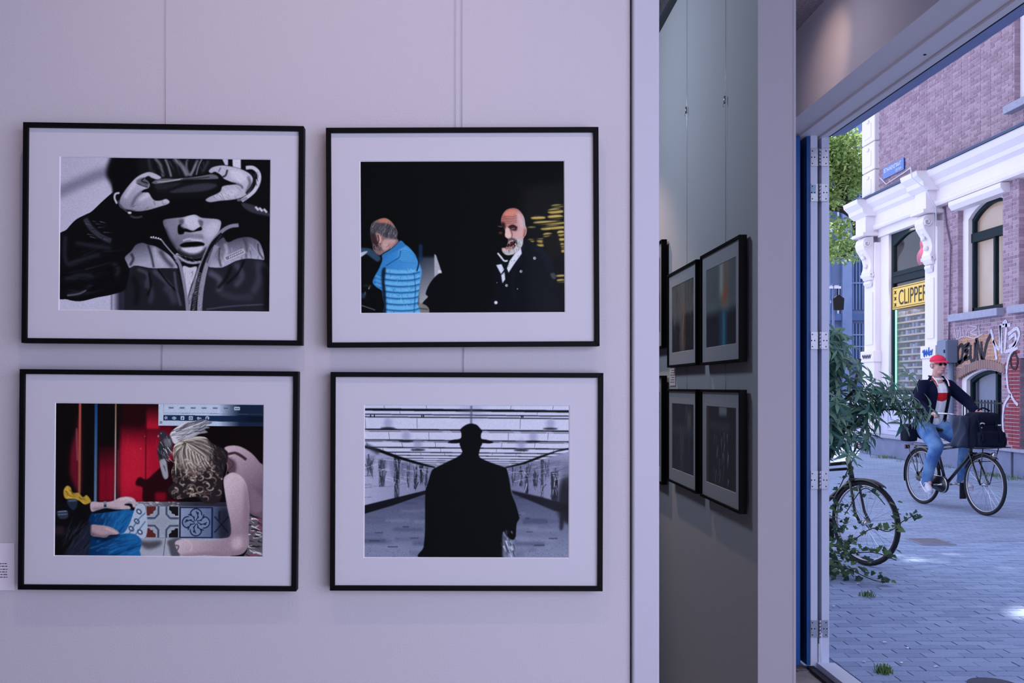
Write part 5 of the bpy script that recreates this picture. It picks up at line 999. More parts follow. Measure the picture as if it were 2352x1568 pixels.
# garments in the upper pane
def garment(label, y, z, col, w):
    t = thing('dress_form', label, 'dress form', (9.45, y, z)); me = remesh(MB().sphere((0, 0, .62), .16, 12, 8, (.8, w, .8)).sphere((0, 0, .40), .15, 12, 8, (.7, w*.85, 1.2)).sphere((0, 0, .12), .22, 12, 8, (.7, w, 1)), .025, 3)
    link('garment', me, mat('cloth_'+label[:4], col, .9, var=.6, vscale=9, sheen=.2), t, True); MB().tube([(0, 0, -.12), (0, 0, .1)], .02, 8).tube([(0, 0, -.12), (0, 0, -.10)], .09, 12).build('stand', DARK, t)
garment('pink dressed form in the upper shop window', 20.15, 4.02, (226, 74, 106), 1.0); garment('beige draped form in the upper shop window', 19.05, 4.02, (186, 142, 124), 1.1)
# tall arched window and the basement window, in niches
def arch_pts(y0, y1, z0, zs, rise, n=12): return [(y0, z0)]+[(y0+(y1-y0)*t/n, zs+rise*math.sin(PI*t/n)**.8) for t in range(n+1)]+[(y1, z0)]
def ring_prism(mb, a, b, x0, x1):
    n = len(a); vs = [(x0,)+tuple(p) for p in a]+[(x0,)+tuple(p) for p in b]+[(x1,)+tuple(p) for p in a]+[(x1,)+tuple(p) for p in b]
    fs = []
    for i in range(n-1): fs += [(i, i+1, n+i+1, n+i), (2*n+i, 3*n+i, 3*n+i+1, 2*n+i+1), (n+i, n+i+1, 3*n+i+1, 3*n+i), (i, 2*n+i, 2*n+i+1, i+1)]
    mb.add(vs, fs)
def arch_window(name, y0, y1, z0, zs, rise, x, wsur, rail_z, mull, pane_m):
    w_ = sb(MB().box(x+.20, x+.25, y0, y1, z0, zs+rise), name, pane_m)
    a = arch_pts(y0, y1, z0, zs, rise); b = arch_pts(y0+wsur, y1-wsur, z0, zs-.0, rise*.95); m = MB(); ring_prism(m, a, b, x, x+.20); sb(m, 'surround', WHT, parent=w_)
    m = MB()
    top = [(y0, zs+rise+.12), (y1, zs+rise+.12)]+a[1:-1][::-1]; m.prism(top, x+.005, x+.2, 'X'); sb(m, 'spandrel', WHT, parent=w_)
    g0 = arch_pts(y0+wsur, y1-wsur, z0, zs, rise*.95); g1 = arch_pts(y0+wsur+.06, y1-wsur-.06, z0+.08, zs-.05, rise*.9); m = MB(); ring_prism(m, g0, g1, x+.07, x+.14)
    m.box(x+.07, x+.14, y0+wsur, y1-wsur, z0, z0+.10)
    if rail_z: m.box(x+.05, x+.15, y0+wsur, y1-wsur, rail_z-.08, rail_z+.08)
    m.box(x+.07, x+.14, mull-.03, mull+.03, z0+.1, rail_z-.08 if rail_z else zs+rise*.9); sb(m, 'sash', GRN, parent=w_)
    for (ya, yb, za, zb) in ([(y0+wsur+.06, mull-.03, z0+.1, rail_z-.08), (mull+.03, y1-wsur-.06, z0+.1, rail_z-.08), (y0+wsur+.06, y1-wsur-.06, rail_z+.08, zs+rise*.9)] if rail_z else [(y0+wsur+.06, mull-.03, z0+.1, zs+rise*.8), (mull+.03, y1-wsur-.06, z0+.1, zs+rise*.8)]): sb(MB().box(x+.10, x+.106, ya, yb, za, zb), 'pane', PGL, parent=w_)
    return w_
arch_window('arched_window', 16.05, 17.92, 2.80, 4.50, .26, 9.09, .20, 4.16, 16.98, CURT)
sb(MB().box(8.86, 9.2, 16.36, 18.02, 2.67, 2.80), 'window_sill', STN, .01); sb(MB().box(8.86, 9.2, 14.5, 16.06, 2.67, 2.80), 'window_sill', STN, .01)
sb(MB().box(9.09, 9.12, 13.3, 15.94, 2.8, 4.92), 'window_frame', WHT); sb(MB().box(8.86, 9.2, 14.2, 16.17, 5.97, 6.10), 'window_sill', STN, .01); sb(MB().box(9.09, 9.14, 14.2, 16.07, 6.1, 9.2), 'window_frame', WHT)
hood = sb(MB().prism([(8.90, 4.70), (8.84, 4.78), (8.84, 4.86), (9.1, 4.88), (9.1, 4.70)], 16.2, 17.96, 'Y'), 'hood_mould', WHT, .008)
arch_window('basement_window', 16.1, 17.90, .47, 1.60, .18, 9.06, .17, None, 16.85, mat('basement_blind', (150, 146, 158), .9))
ab = MB()
for i in range(22):
    t = i/21; y = 17.98-1.62*t; z = 1.63+.17*math.sin(PI*(17.9-y)/1.8) if y < 17.9 else 1.63; a = (t-.45)*.5
    M = Matrix.Translation((8.99, y, z)) @ Matrix.Rotation(-a, 4, 'X'); ab.box(-.004, .1, -.033, .033, .0, .15, M=M)
sb(ab, 'soldier_arch', mat('orange_brown_brick', (150, 120, 114), .85, rnd=.6, col2=(122, 98, 104)))
sb(MB().box(9.08, 9.12, 13.3, 15.92, .45, 1.95), 'recess_panel', mat('dark_recess', (58, 60, 78), .8))
rl = thing('window_railing', 'black iron railing in front of the basement window', 'railing', (9.0, 17.1, .47)); IRON = mat('black_iron', (20, 24, 32), .45, .4)
MB().box(-.012, .012, -.68, .70, .72, .745).build('top_rail', IRON, rl); MB().box(-.012, .012, -.68, .70, .06, .085).build('bottom_rail', IRON, rl)
for i in range(13):
    b = MB().tube([(0, -.64+i*.105, -.005), (0, -.64+i*.105, .78)], .010, 6).build('baluster', IRON, rl); MB().sphere((0, -.64+i*.105, .22), .02, 8, 6, (1, 1, 1.6)).build('knob', IRON, b)
# street name sign, junction box, pipes and cables
ss = thing('street_sign', 'blue enamel street name sign on the brick corner', 'sign', (8.965, 21.06, 5.93)); SB = mat('sign_blue', (22, 92, 178), .3, coat=.4); SW = mat('sign_white', (232, 236, 246), .5)
MB().box(0, .02, -1.0, 0, 0, .245).build('plate', SB, ss, bevel=.006)
t = link('lettering', text_mesh('BETHANIENSTRAAT', .125, .001, .74), SW, ss); t.matrix_basis = Matrix.Translation((-.002, -.05, .125)) @ RX
t = link('lettering', text_mesh('CENTRUM', .075, .001, .8), SW, ss); t.matrix_basis = Matrix.Translation((-.002, -.62, .035)) @ RX
jb = thing('junction_box', 'grey electrical cabinet on the brick wall beside the white pilaster', 'cabinet', (8.90, 18.12, 1.92)); GB = mat('cabinet_grey', (112, 124, 148), .5)
MB().box(-.10, .10, -.20, .18, 0, .42).build('body', GB, jb, bevel=.01); MB().box(-.112, -.10, -.18, .16, .02, .40).build('door', GB, jb, bevel=.004); MB().box(-.125, -.112, -.15, -.12, .18, .24).build('latch', DARK, jb)
def pipe(name, label, pts, r, m): return tag(MB().tube(pts, r, 8).build(name, m, smooth=True), label, 'pipe' if 'pipe' in name else 'cable')
pipe('drain_pipe', 'grey pipe running down from the electrical cabinet', [(8.93, 18.02, 1.92), (8.93, 18.02, .47)], .05, GB); pipe('wall_cable', 'thin dark cable running up the brick wall to the cornice', [(8.975, 18.2, 2.34), (8.975, 18.18, 3.0), (8.975, 18.14, 4.1), (8.975, 18.3, 4.5), (8.975, 18.38, 4.86)], .014, mat('cable_mauve', (120, 100, 124), .6)); pipe('loose_cable', 'white loose cable hanging over the shop cornice', [(8.97, 21.2, 6.0), (8.97, 20.9, 5.80), (8.965, 20.0, 5.86), (8.62, 19.0, 5.72), (8.40, 18.5, 5.62), (8.39, 18.42, 5.4), (8.58, 18.25, 5.15), (8.62, 18.2, 5.0), (8.83, 18.4, 4.85), (8.85, 18.43, 4.5)], .012, mat('cable_white', (220, 218, 230), .6))
# graffiti: flat paint on the bricks
GWH = mat('spray_white', (214, 208, 224), .8, var=.6, vscale=14, col2=(170, 158, 178)); GBK = mat('spray_black', (44, 42, 52), .8, var=.3, vscale=14)
def gpts(uv, dx=.006): return [(XF-dx,)+fac(u, v, XF) for u, v in uv]
def gstroke(name, uv, wd, m, dx=.006):
    p = spline(uv, closed=False, n=9) if len(uv) > 2 else np.array(uv, float); pts = gpts(p, dx); mb = MB(); n = len(pts); vs = []
    for i in range(n):
        a = Vector(pts[max(0, i-1)]); b = Vector(pts[min(n-1, i+1)]); t = (b-a).normalized(); s_ = Vector((0, -t.z, t.y))*wd/2; vs += [Vector(pts[i])+s_, Vector(pts[i])-s_]
    vs += [v+Vector((.004, 0, 0)) for v in vs]; k = 2*n; fs = []
    for i in range(n-1): fs += [(2*i, 2*i+1, 2*i+3, 2*i+2), (k+2*i, k+2*i+2, k+2*i+3, k+2*i+1), (2*i, 2*i+2, k+2*i+2, k+2*i), (2*i+1, k+2*i+1, k+2*i+3, 2*i+3)]
    mb.add(vs, fs); return sb(mb, name, m)
def gfill(name, uv, m, dx=.004): 
    p = [fac(u, v, XF) for u, v in spline(uv)]; mb = MB(); mb.prism(p, XF-dx, XF, 'X'); return sb(mb, name, m)
for uv in ([(2196, 838), (2208, 826), (2212, 800), (2208, 792), (2200, 806), (2204, 832), (2222, 818)], [(2214, 796), (2226, 790), (2216, 806), (2224, 806), (2216, 824), (2228, 820)], [(2230, 792), (2230, 824), (2238, 826), (2240, 786)], [(2246, 836), (2243, 778), (2256, 826), (2254, 784)], [(2258, 834), (2266, 790), (2276, 768)], [(2259, 826), (2262, 832)]): gstroke('graffiti_stroke', uv, .07, GBK)
for uv in ([(2277, 756), (2286, 800), (2290, 826)], [(2282, 782), (2296, 800), (2298, 746), (2302, 812)], [(2304, 744), (2312, 742), (2308, 810)], [(2300, 748), (2322, 746)], [(2316, 768), (2336, 754), (2341, 772), (2326, 800), (2310, 808)], [(2318, 778), (2332, 768), (2332, 788), (2318, 796)]): gstroke('graffiti_stroke', uv, .06, GWH, .008)
for uv in ([(2192, 752), (2198, 778), (2206, 752), (2208, 776)], [(2212, 756), (2216, 774), (2224, 758), (2226, 772)], [(2228, 748), (2244, 752), (2230, 764), (2246, 770)], [(2194, 782), (2216, 772), (2238, 776), (2258, 766)], [(2248, 748), (2252, 772)]): gstroke('graffiti_stroke', uv, .014, GWH, .007)
for uv in ([(2339, 798), (2326, 806), (2318, 822), (2313, 852), (2316, 890), (2322, 905)], [(2322, 905), (2330, 920), (2339, 930)], [(2322, 905), (2308, 930), (2304, 965), (2307, 1000), (2312, 1022)]): gstroke('graffiti_stroke', uv, .05, GWH, .009)
gstroke('graffiti_stroke', [(2330, 808), (2322, 822), (2324, 842), (2334, 846), (2338, 826), (2332, 808)], .035, GBK, .010)

# ------------------------------------------------------------------ far side of the square: blue-grey stone front behind the tree
far = thing('stone_building', 'blue grey stone building with barred windows behind the tree', 'building', (13, 36, 0)); SG = mat('blue_stone', (122, 138, 172), .85, var=.5, vscale=1.5, col2=(92, 110, 150)); SGD = mat('dark_blue_stone', (78, 102, 144), .8, var=.4, vscale=3); SGL = mat('far_window_white', (212, 214, 230), .6)
def fb(mb, name, m, par=None): mb.v = [(x-13, y-36, z) for x, y, z in mb.v]; return mb.build(name, m, par or far)
fb(MB().box(6, 24, 36, 38, 0, 14), 'wall', SG)
for x in (12.95, 13.75, 15.2): fb(MB().box(x, x+.35, 35.75, 36, 0, 9), 'pier', SG)
for z in (2.2, 3.9, 7.4): fb(MB().box(6, 24, 35.8, 36, z, z+.25), 'string_course', SGD)
for z in (.6, 1.5): fb(MB().box(13.95, 15.3, 35.6, 36, z, z+.3), 'step_ledge', SGD)
for x0, x1, z0, z1 in ((14.12, 15.15, 4.3, 7.2), (14.12, 15.15, 2.5, 3.8), (14.12, 15.15, 7.8, 9.5)):
    w_ = fb(MB().box(x0, x1, 35.95, 36.02, z0, z1), 'window', SGD)
    for i in range(9): fb(MB().box(x0+.05+i*.12, x0+.085+i*.12, 35.88, 35.94, z0, z1), 'bar', SG, w_)
    for zz in (z0+(z1-z0)*.33, z0+(z1-z0)*.66): fb(MB().box(x0, x1, 35.87, 35.95, zz, zz+.05), 'bar', SG, w_)
for z0, z1 in ((4.0, 5.2), (6.2, 8.2)):
    w_ = fb(MB().box(13.1, 13.68, 35.9, 36.02, z0, z1), 'window', SGL); fb(MB().box(13.18, 13.6, 35.88, 35.9, z0+.1, z0+(z1-z0)*.45), 'pane', SGD, w_); fb(MB().box(13.18, 13.6, 35.88, 35.9, z0+(z1-z0)*.55, z1-.1), 'pane', SGD, w_)
# bracket lamp and a pale fence on the square
bl = thing('bracket_lamp', 'dark lantern hanging from a pale bracket at the square', 'lamp', P(1905, 900, 26)); 
z = P(1905, 660, 26).z-P(1905, 900, 26).z
MB().tube([(.1, 0, -P(1905, 900, 26).z), (.1, 0, z+.1)], .035, 8).build('post', mat('grey_post', (110, 120, 160), .6), bl, True); MB().box(-.3, .30, -.03, .03, z-.03, z+.03).build('bracket', SGL, bl); MB().tube([(.22, 0, z-.03), (.22, 0, z-.22)], .02, 6).prism([(.10, z-.6), (.34, z-.6), (.36, z-.3), (.22, z-.2), (.08, z-.3)], -.1, .1).build('lantern', DARK, bl)
fc_ = thing('picket_fence', 'pale picket fence on the sunlit square behind the shrub', 'fence', (9.66, 24.4, 0))
for i in range(12): MB().box(-.75+i*.14, -.68+i*.14, -.02, .02, 0, 1.15).build('picket', SGL, fc_)
for z in (.3, .95): MB().box(-.8, .95, .02, .05, z, z+.06).build('rail', SGL, fc_)
# neighbouring houses that close the street out of frame
nb = thing('neighbour_house', 'brick row house next to the corner building beyond the picture edge', 'building', (12, 3, 0)); MB().box(-3, 3, -17, 10.1, 0, 10.5).build('wall', BRK, nb)
# ------------------------------------------------------------------ plants
def leaf_mat(name, col, col2, trans=.35, rough=.45):
    m = mat(name, col, rough, rnd=.9, col2=col2, spec=.4); n = m.node_tree.nodes; l = m.node_tree.links; b = n['Principled BSDF']; o = n['Material Output']
    t = n.new('ShaderNodeBsdfTranslucent'); x = n.new('ShaderNodeMixShader'); x.inputs[0].default_value = trans
    l.new(b.inputs['Base Color'].links[0].from_socket, t.inputs[0]); l.new(b.outputs[0], x.inputs[1]); l.new(t.outputs[0], x.inputs[2]); l.new(x.outputs[0], o.inputs[0]); return m
def lance(L, W):
    """pointed leaf along +X, folded along its rib and bent down"""
    xs = [0, .18, .45, .75, 1.0]; ws = [.06, .55, 1.0, .6, 0]; dz = [0, .02, .02, -.05, -.16]; v = []; f = []
    for x, w_, d in zip(xs, ws, dz): v += [(x*L, -w_*W/2, d*L+.12*w_*W), (x*L, 0, d*L), (x*L, w_*W/2, d*L+.12*w_*W)]
    for i in range(4): a = i*3; f += [(a, a+3, a+4, a+1), (a+1, a+4, a+5, a+2)]
    return v, f
def ivy(R):
    pts = [(0, 0), (.25, -.32), (.12, -.55), (.52, -.42), (1.05, 0), (.52, .42), (.12, .55), (.25, .32)]
    v = [(x*R, y*R, -.10*R*abs(y)*2) for x, y in pts]+[(.38*R, 0, .05*R)]; return v, [(i, (i+1) % 8, 8) for i in range(8)]
def basis(o, d, up, s=1.0):
    d = d.normalized(); y = up.cross(d); y = y.normalized() if y.length > 1e-4 else Vector((0, 1, 0)); z = d.cross(y)
    return Matrix(((d.x*s, y.x*s, z.x*s, o.x), (d.y*s, y.y*s, z.y*s, o.y), (d.z*s, y.z*s, z.z*s, o.z), (0, 0, 0, 1)))
def plant(root, mats_, leaf_vf, mats_m, n_obj=300):
    """leaf_vf: list of (verts, faces); mats_m: list of (matrix, leaf kind, priority); the first n_obj are leaf objects, the rest one part"""
    mats_m.sort(key=lambda a: -a[2]); mes = []
    for v, f in leaf_vf:
        me = bpy.data.meshes.new('leaf'); me.from_pydata(v, [], f); me.update(); me.materials.append(mats_); me.polygons.foreach_set('use_smooth', [True]*len(me.polygons)); mes.append(me)
    st = MB(); inv = root.matrix_basis.inverted()
    for i, (M, k, pr) in enumerate(mats_m):
        if i < n_obj: share('leaf', mes[k], root, inv @ M)
        else: st.add([inv @ (M @ Vector(p)) for p in leaf_vf[k][0]], leaf_vf[k][1])
    if st.v: tag(st.build('foliage', mats_, root, True), kind='stuff')
q = random.Random(21)
LF = leaf_mat('shrub_leaf', (64, 112, 108), (134, 170, 136), .3, .32); STEM = mat('shrub_stem', (70, 66, 60), .8)
sh = thing('leafy_shrub', 'dark green shrub with long pointed leaves beside the doorway', 'shrub', (2.72, 7.9, 0)); bpy.context.view_layer.update()
kinds = [lance(.135, .036), lance(.105, .030), lance(.16, .034)]; ms = []
whorls = []
for _ in range(230):
    z = q.uniform(1.05, 1.93); whorls.append((Vector((2.68+q.random()**.7*(.20+(1.93-z)*.40), q.uniform(7.45, 8.1), z)), .5))
for _ in range(72):
    t = q.random(); whorls.append((Vector((3.04+.47*t+q.gauss(0, .04), 7.62-.05*t+q.gauss(0, .09), 1.36-.04*t+.06*math.sin(t*4)+q.gauss(0, .075))), .9))
for _ in range(30): whorls.append((Vector((q.gauss(2.84, .06), q.gauss(7.75, .14), q.uniform(.85, 1.3))), .3))
for c, pr in whorls:
    ax = Vector((c.x-2.75, (c.y-7.9)*.8-.25, .55+q.uniform(-.3, .3))).normalized(); ref = ax.orthogonal().normalized(); n = q.randint(5, 8); ph = q.uniform(0, 6)
    for i in range(n):
        d = Matrix.Rotation(ph+2*PI*i/n, 3, ax) @ ref; d = (d+ax*q.uniform(-.25, .5)+Vector((0, 0, -.25))).normalized()
        vis = 1 if (U0+F*c.x/c.y) > 1908 else 0
        ms.append((basis(c, d, ax, q.uniform(.7, 1.05)), q.randrange(3), vis*2-c.y*.5+pr+q.random()*.3))
plant(sh, LF, kinds, ms)
for pts in ([(2.72, 7.9, 0), (2.78, 7.85, .6), (2.85, 7.78, 1.2), (2.90, 7.75, 1.75)], [(2.78, 7.85, .6), (2.95, 7.75, 1.1), (3.15, 7.64, 1.30), (3.55, 7.58, 1.31)], [(2.72, 7.9, 0), (2.65, 7.95, .8), (2.7, 7.9, 1.6)], [(2.85, 7.78, 1.2), (3.05, 7.7, 1.45), (3.1, 7.7, 1.7)]):
    o = MB().tube([Vector(p)-Vector((2.72, 7.9, 0)) for p in pts], [.018, .014, .010, .005][:len(pts)], 6).build('stem', STEM, sh, True)
IV = leaf_mat('ivy_leaf', (36, 68, 70), (104, 134, 76)); iv = thing('ivy', 'ivy climbing over the parked bicycle wheel and the pavement edge', 'ivy', (2.9, 7.7, 0)); bpy.context.view_layer.update()
ms = []
def ivy_at(c, pr=0):
    d = Vector((q.gauss(.2, .6), q.gauss(-.5, .5), q.gauss(-.35, .4))); up = Vector((q.gauss(.1, .4), -.6+q.gauss(0, .3), .7)); ms.append((basis(c, d, up, q.uniform(.7, 1.3)), q.randrange(2), pr+q.random()))
for _ in range(250): ivy_at(Vector((q.gauss(2.87, .09), q.gauss(7.62, .14), abs(q.gauss(.20, .24))+.02)))
trails = [[(2.9, 7.5, .25), (3.08, 7.45, .40), (3.22, 7.46, .38), (3.36, 7.5, .46), (3.48, 7.55, .50)], [(2.9, 7.5, .5), (3.02, 7.46, .70), (3.12, 7.46, .66), (3.2, 7.48, .58)], [(2.9, 7.45, .1), (3.04, 7.3, .04), (3.14, 7.27, .03)], [(2.9, 7.5, .2), (3.1, 7.45, .22), (3.28, 7.46, .16)], [(2.9, 7.6, .7), (3.0, 7.55, .95), (3.06, 7.55, 1.02)]]
for tr in trails:
    p = spline(tr, closed=False, n=8); MB().tube([Vector(a)-Vector((2.9, 7.7, 0)) for a in p], .004, 5).build('stem', STEM, iv, True)
    for a in p:
        for _ in range(q.randint(0, 2)): ivy_at(Vector(a)+Vector((q.gauss(0, .03), q.gauss(0, .03), abs(q.gauss(0, .025))+.012)), .5)
plant(iv, IV, [ivy(.050), ivy(.038)], ms)
# tree on the square behind the corner
TL = leaf_mat('plane_tree_leaf', (112, 146, 84), (186, 204, 130), .5); BARK = mat('dark_bark', (46, 42, 50), .9, bump=.5, bscale=20)
def tree(label, base, branches, blobs, n, size, lm, seed, holes=(), name='street_tree'):
    r = random.Random(seed); t = thing(name, label, 'tree', base); B = Vector(base)
    for pts, r0, r1 in branches: MB().tube([Vector(p)-B for p in spline(pts, closed=False, n=4)], list(np.linspace(r0, r1, (len(pts)-1)*4+1)), 8).build('trunk' if r0 > .2 else 'branch', BARK, t, True)
    mb = MB(); lv, lf = [(0, 0, 0), (.35, -.3, .03), (1, 0, -.1), (.35, .3, .03)], [(0, 1, 2), (0, 2, 3)]; tot = sum(b[1][0]*b[1][1]*b[1][2] for b in blobs)
    for c, rad in blobs:
        for _ in range(int(n*rad[0]*rad[1]*rad[2]/tot)):
            a, z, k = r.uniform(0, 2*PI), r.uniform(-1, 1), r.random()**.45; s_ = math.sqrt(1-z*z); p = Vector((c[0]+rad[0]*k*s_*math.cos(a), c[1]+rad[1]*k*s_*math.sin(a), c[2]+rad[2]*k*z))
            if p.x > 8.8 and p.y < 22.4 and p.z < 10.9: continue
            if any((p-h-SUN*max(0, (p-h).dot(SUN))).length < rr_ for h, rr_ in holes): continue
            M = basis(p, Vector((r.gauss(0, 1), r.gauss(0, 1), r.gauss(-.4, .5))), Vector((r.gauss(0, .5), r.gauss(0, .5), 1)), size*r.uniform(.7, 1.3)); mb.add([M @ Vector(v)-B for v in lv], lf)
    tag(mb.build('foliage', lm, t), kind='stuff'); return t
def q26(u, v, Y=26): return tuple(P(u, v, Y))
tree('leafy tree with a dark forked branch behind the white shop corner', (11.3, 26, 0), [([(11.3, 26, 0), (11.2, 26, 3.5), q26(1988, 560), q26(1955, 480)], .26, .13), ([q26(1958, 487), q26(1935, 440), q26(1915, 390), q26(1890, 300)], .13, .06), ([q26(1965, 500), q26(1935, 482), q26(1900, 478), q26(1850, 470)], .10, .05), ([q26(1930, 420), q26(1935, 350), q26(1925, 300)], .09, .05), ([q26(1980, 545), q26(1950, 580), q26(1920, 590)], .05, .02)],
     [(q26(1940, 370), (.75, 1.0, .85)), (q26(1930, 440), (.55, .8, .45)), (q26(1900, 340), (.7, 1, 1)), (q26(1965, 400), (.45, .8, .6)), (q26(1925, 520), (.45, .7, .28)), (q26(1945, 570), (.55, .7, .42)), (q26(1910, 570), (.4, .6, .35)), (q26(1880, 450), (.5, .7, 1.0))], 7500, .13, TL, 31)
holes = [(Vector((x, y, 0)), r_*.8+.2) for x, y, r_ in ((3.66, 8.5, .10), (3.85, 8.25, .12), (4.60, 9.0, .12), (4.90, 8.75, .14), (5.1, 8.5, .12), (3.48, 6.45, .04), (3.66, 6.25, .06))]  # crown gaps kept open along sun rays to shape the street's sun patches
tree('unseen tree beyond the right picture edge, added to dapple the sunlight on the street', (8.35, 14.0, 0), [([(8.35, 14.0, 0), (8.35, 14.1, 5), (8.3, 14.5, 8.5), (8.1, 15, 10.5)], .22, .12)], [((8.0, 16.2, 11.9), (2.6, 4.4, 1.9)), ((6.6, 13.2, 12.2), (2.2, 2.8, 1.7)), ((8.2, 11.8, 12.0), (2.4, 3.0, 1.8)), ((5.4, 11.0, 12.4), (2.4, 2.8, 1.6)), ((8.6, 19.8, 13.2), (2.6, 2.8, 2.0))], 11500, .44, leaf_mat('shade_crown_leaf', (86, 116, 60), (130, 152, 84), .15), 33, holes)  # unseen tree added to shade the street

# ------------------------------------------------------------------ bicycles (local: x forward, z up, rear hub at x = 0)
BB = mat('black_enamel', (16, 17, 22), .35, coat=.5); RUB = mat('tyre_rubber', (24, 26, 34), .75); RIM = mat('rim_alloy', (170, 168, 176), .35, .9); CHR = mat('chrome', (205, 208, 216), .15, 1.0); LTH = mat('saddle_leather', (26, 24, 28), .6)
def wheel(par, name, x, fatness=.019, spokes=28, rim=RIM):
    w_ = bpy.data.objects.new(name, None); C.objects.link(w_); w_.parent = par; w_.location = (x, 0, .352)
    ring = lambda R, n=40: [(R*math.cos(2*PI*i/n), 0, R*math.sin(2*PI*i/n)) for i in range(n)]
    MB().tube(ring(.333), fatness, 8, True).build('tyre', RUB, w_, True); MB().tube(ring(.309), .011, 6, True).build('rim', rim, w_, True)
    MB().tube([(0, -.045, 0), (0, -.03, 0), (0, -.028, 0), (0, .028, 0), (0, .03, 0), (0, .045, 0)], [.008, .008, .024, .024, .008, .008], 10).build('hub', CHR, w_, True)
    sp = MB()
    for i in range(spokes):
        a = 2*PI*i/spokes; b = a+(.45 if i % 4 < 2 else -.45); s_ = 1 if i % 2 else -1; sp.tube([(.022*math.cos(b), .028*s_, .022*math.sin(b)), (.305*math.cos(a), 0, .305*math.sin(a))], .0013, 4)
    sp.build('spokes', CHR, w_); return w_
def arc(cx, cz, R, a0, a1, n=10, y=0): return [(cx+R*math.cos(a0+(a1-a0)*i/n), y, cz+R*math.sin(a0+(a1-a0)*i/n)) for i in range(n+1)]
def fender(par, x, a0, a1, R=.372, wd=.028, m=BB):
    n = 16; vs = []; fs = []
    for i in range(n+1):
        a = a0+(a1-a0)*i/n; c, s_ = math.cos(a), math.sin(a)
        for y, dr in ((-wd, -.018), (-wd*.6, 0), (wd*.6, 0), (wd, -.018)): vs.append((x+(R+dr)*c, y, .352+(R+dr)*s_))
    for i in range(n): fs += [(i*4+j, i*4+j+1, i*4+j+5, i*4+j+4) for j in range(3)]
    o = MB().add(vs, fs).build('mudguard', m, par, True); so = o.modifiers.new('s', 'SOLIDIFY'); so.thickness = .002; return o
def bicycle(label, loc, heading, group, front_rack=True, wb=1.146, gents=True, ho=0):
    b = thing('bicycle', label, 'bicycle', loc, (0, 0, math.atan2(heading[1], heading[0])), group); X = wb
    wheel(b, 'rear_wheel', 0); wheel(b, 'front_wheel', X)
    ht0, ht1 = Vector((X-.235+ho, 0, .70)), Vector((X-.285+ho, 0, .88)); bbk = Vector((.46, 0, .29)); st0, st1 = bbk, Vector((.26, 0, .80))
    fr = MB().tube([st0, st1], .017, 8).tube([bbk, ht0], .020, 8).tube([ht0-Vector((-.01, 0, .05)), ht1], .022, 8)
    if gents: fr.tube([Vector((.285, 0, .74)), ht1-Vector((-.01, 0, .04))], .015, 8).tube([Vector((.29, 0, .70)), ht1-Vector((-.02, 0, .09))], .012, 8)
    for s_ in (-1, 1): fr.tube([(0, s_*.06, .352), (.44, s_*.03, .29)], .011, 6).tube([(0, s_*.06, .352), (.275, s_*.02, .74)], .010, 6)
    fr.build('frame', BB, b, True)
    fk = MB()
    for s_ in (-1, 1): fk.tube([(X, s_*.055, .352), (X-.06, s_*.055, .44), (X-.20+ho*.8, s_*.045, .70)], .012, 6)
    fk.tube([(X-.20+ho*.8, -.05, .70), (X-.20+ho*.8, .05, .70)], .016, 6).build('fork', BB, b, True)
    hs = MB().tube([ht1, ht1+Vector((-.05, 0, .22))], .012, 8); tp = ht1+Vector((-.05, 0, .22)); 
    hs.tube(spline([tp+Vector((-.26, .30, .03)), tp+Vector((-.12, .31, .06)), tp+Vector((.03, .22, .06)), tp+Vector((.05, .08, .02)), tp, tp+Vector((.05, -.08, .02)), tp+Vector((.03, -.22, .06)), tp+Vector((-.12, -.31, .06)), tp+Vector((-.26, -.30, .03))], closed=False, n=4), .011, 8)
    hb = hs.build('handlebar', CHR, b, True)
    for s_ in (-1, 1): MB().tube([tp+Vector((-.27, s_*.30, .028)), tp+Vector((-.14, s_*.308, .056))], .017, 8).build('grip', LTH, hb, True)
    MB().tube([st1, (.235, 0, .92)], .013, 8).build('seat_post', CHR, b, True)
    sd = remesh(MB().sphere((.12, 0, .955), .10, 12, 8, (1.0, 1.05, .45)).sphere((.25, 0, .95), .07, 12, 8, (1.6, .62, .42)).sphere((.36, 0, .95), .03, 10, 6, (1.3, .8, .7)), .012, 3); link('saddle', sd, LTH, b, True)
    cc = MB(); pr = [(.46+.105*math.cos(t), .29+.105*math.sin(t)) for t in np.linspace(-PI/2, PI/2, 10)]+[(.0+.06*math.cos(t), .352+.06*math.sin(t)) for t in np.linspace(PI/2, 3*PI/2, 8)]; cc.prism(pr, -.062, -.03, 'Y'); cz = cc.build('chain_case', BB, b, True, bevel=.008)
    MB().tube(arc(.46, .29, .098, -PI/2, PI/2, 12, -.064)+[(.0, -.064, .41)], .006, 6).build('chrome_edge', CHR, cz, True)
    ck = MB().tube([(.46, -.07, .29), (.30, -.08, .27)], .009, 6).tube([(.46, .07, .29), (.62, .08, .31)], .009, 6).tube([(.46, -.075, .29), (.46, .075, .29)], .013, 8).build('crank', CHR, b, True)
    for x, y, z in ((.30, -.13, .27), (.62, .13, .31)): MB().box(x-.045, x+.045, y-.045, y+.045, z-.012, z+.012).build('pedal', RUB, b, bevel=.004)
    fender(b, 0, -.15*PI+PI*.25, PI*1.08); fender(b, X, PI*.32, PI*.86)
    MB().box(X-.385, X-.372, -.04, .04, .15, .34).build('mud_flap', RUB, b)
    rk = MB()
    for s_ in (-1, 1): rk.tube([(.20, s_*.05, .74), (-.28, s_*.06, .74)], .006, 6).tube([(-.22, s_*.06, .74), (0, s_*.065, .352)], .005, 6).tube([(-.05, s_*.06, .74), (0, s_*.065, .352)], .005, 6)
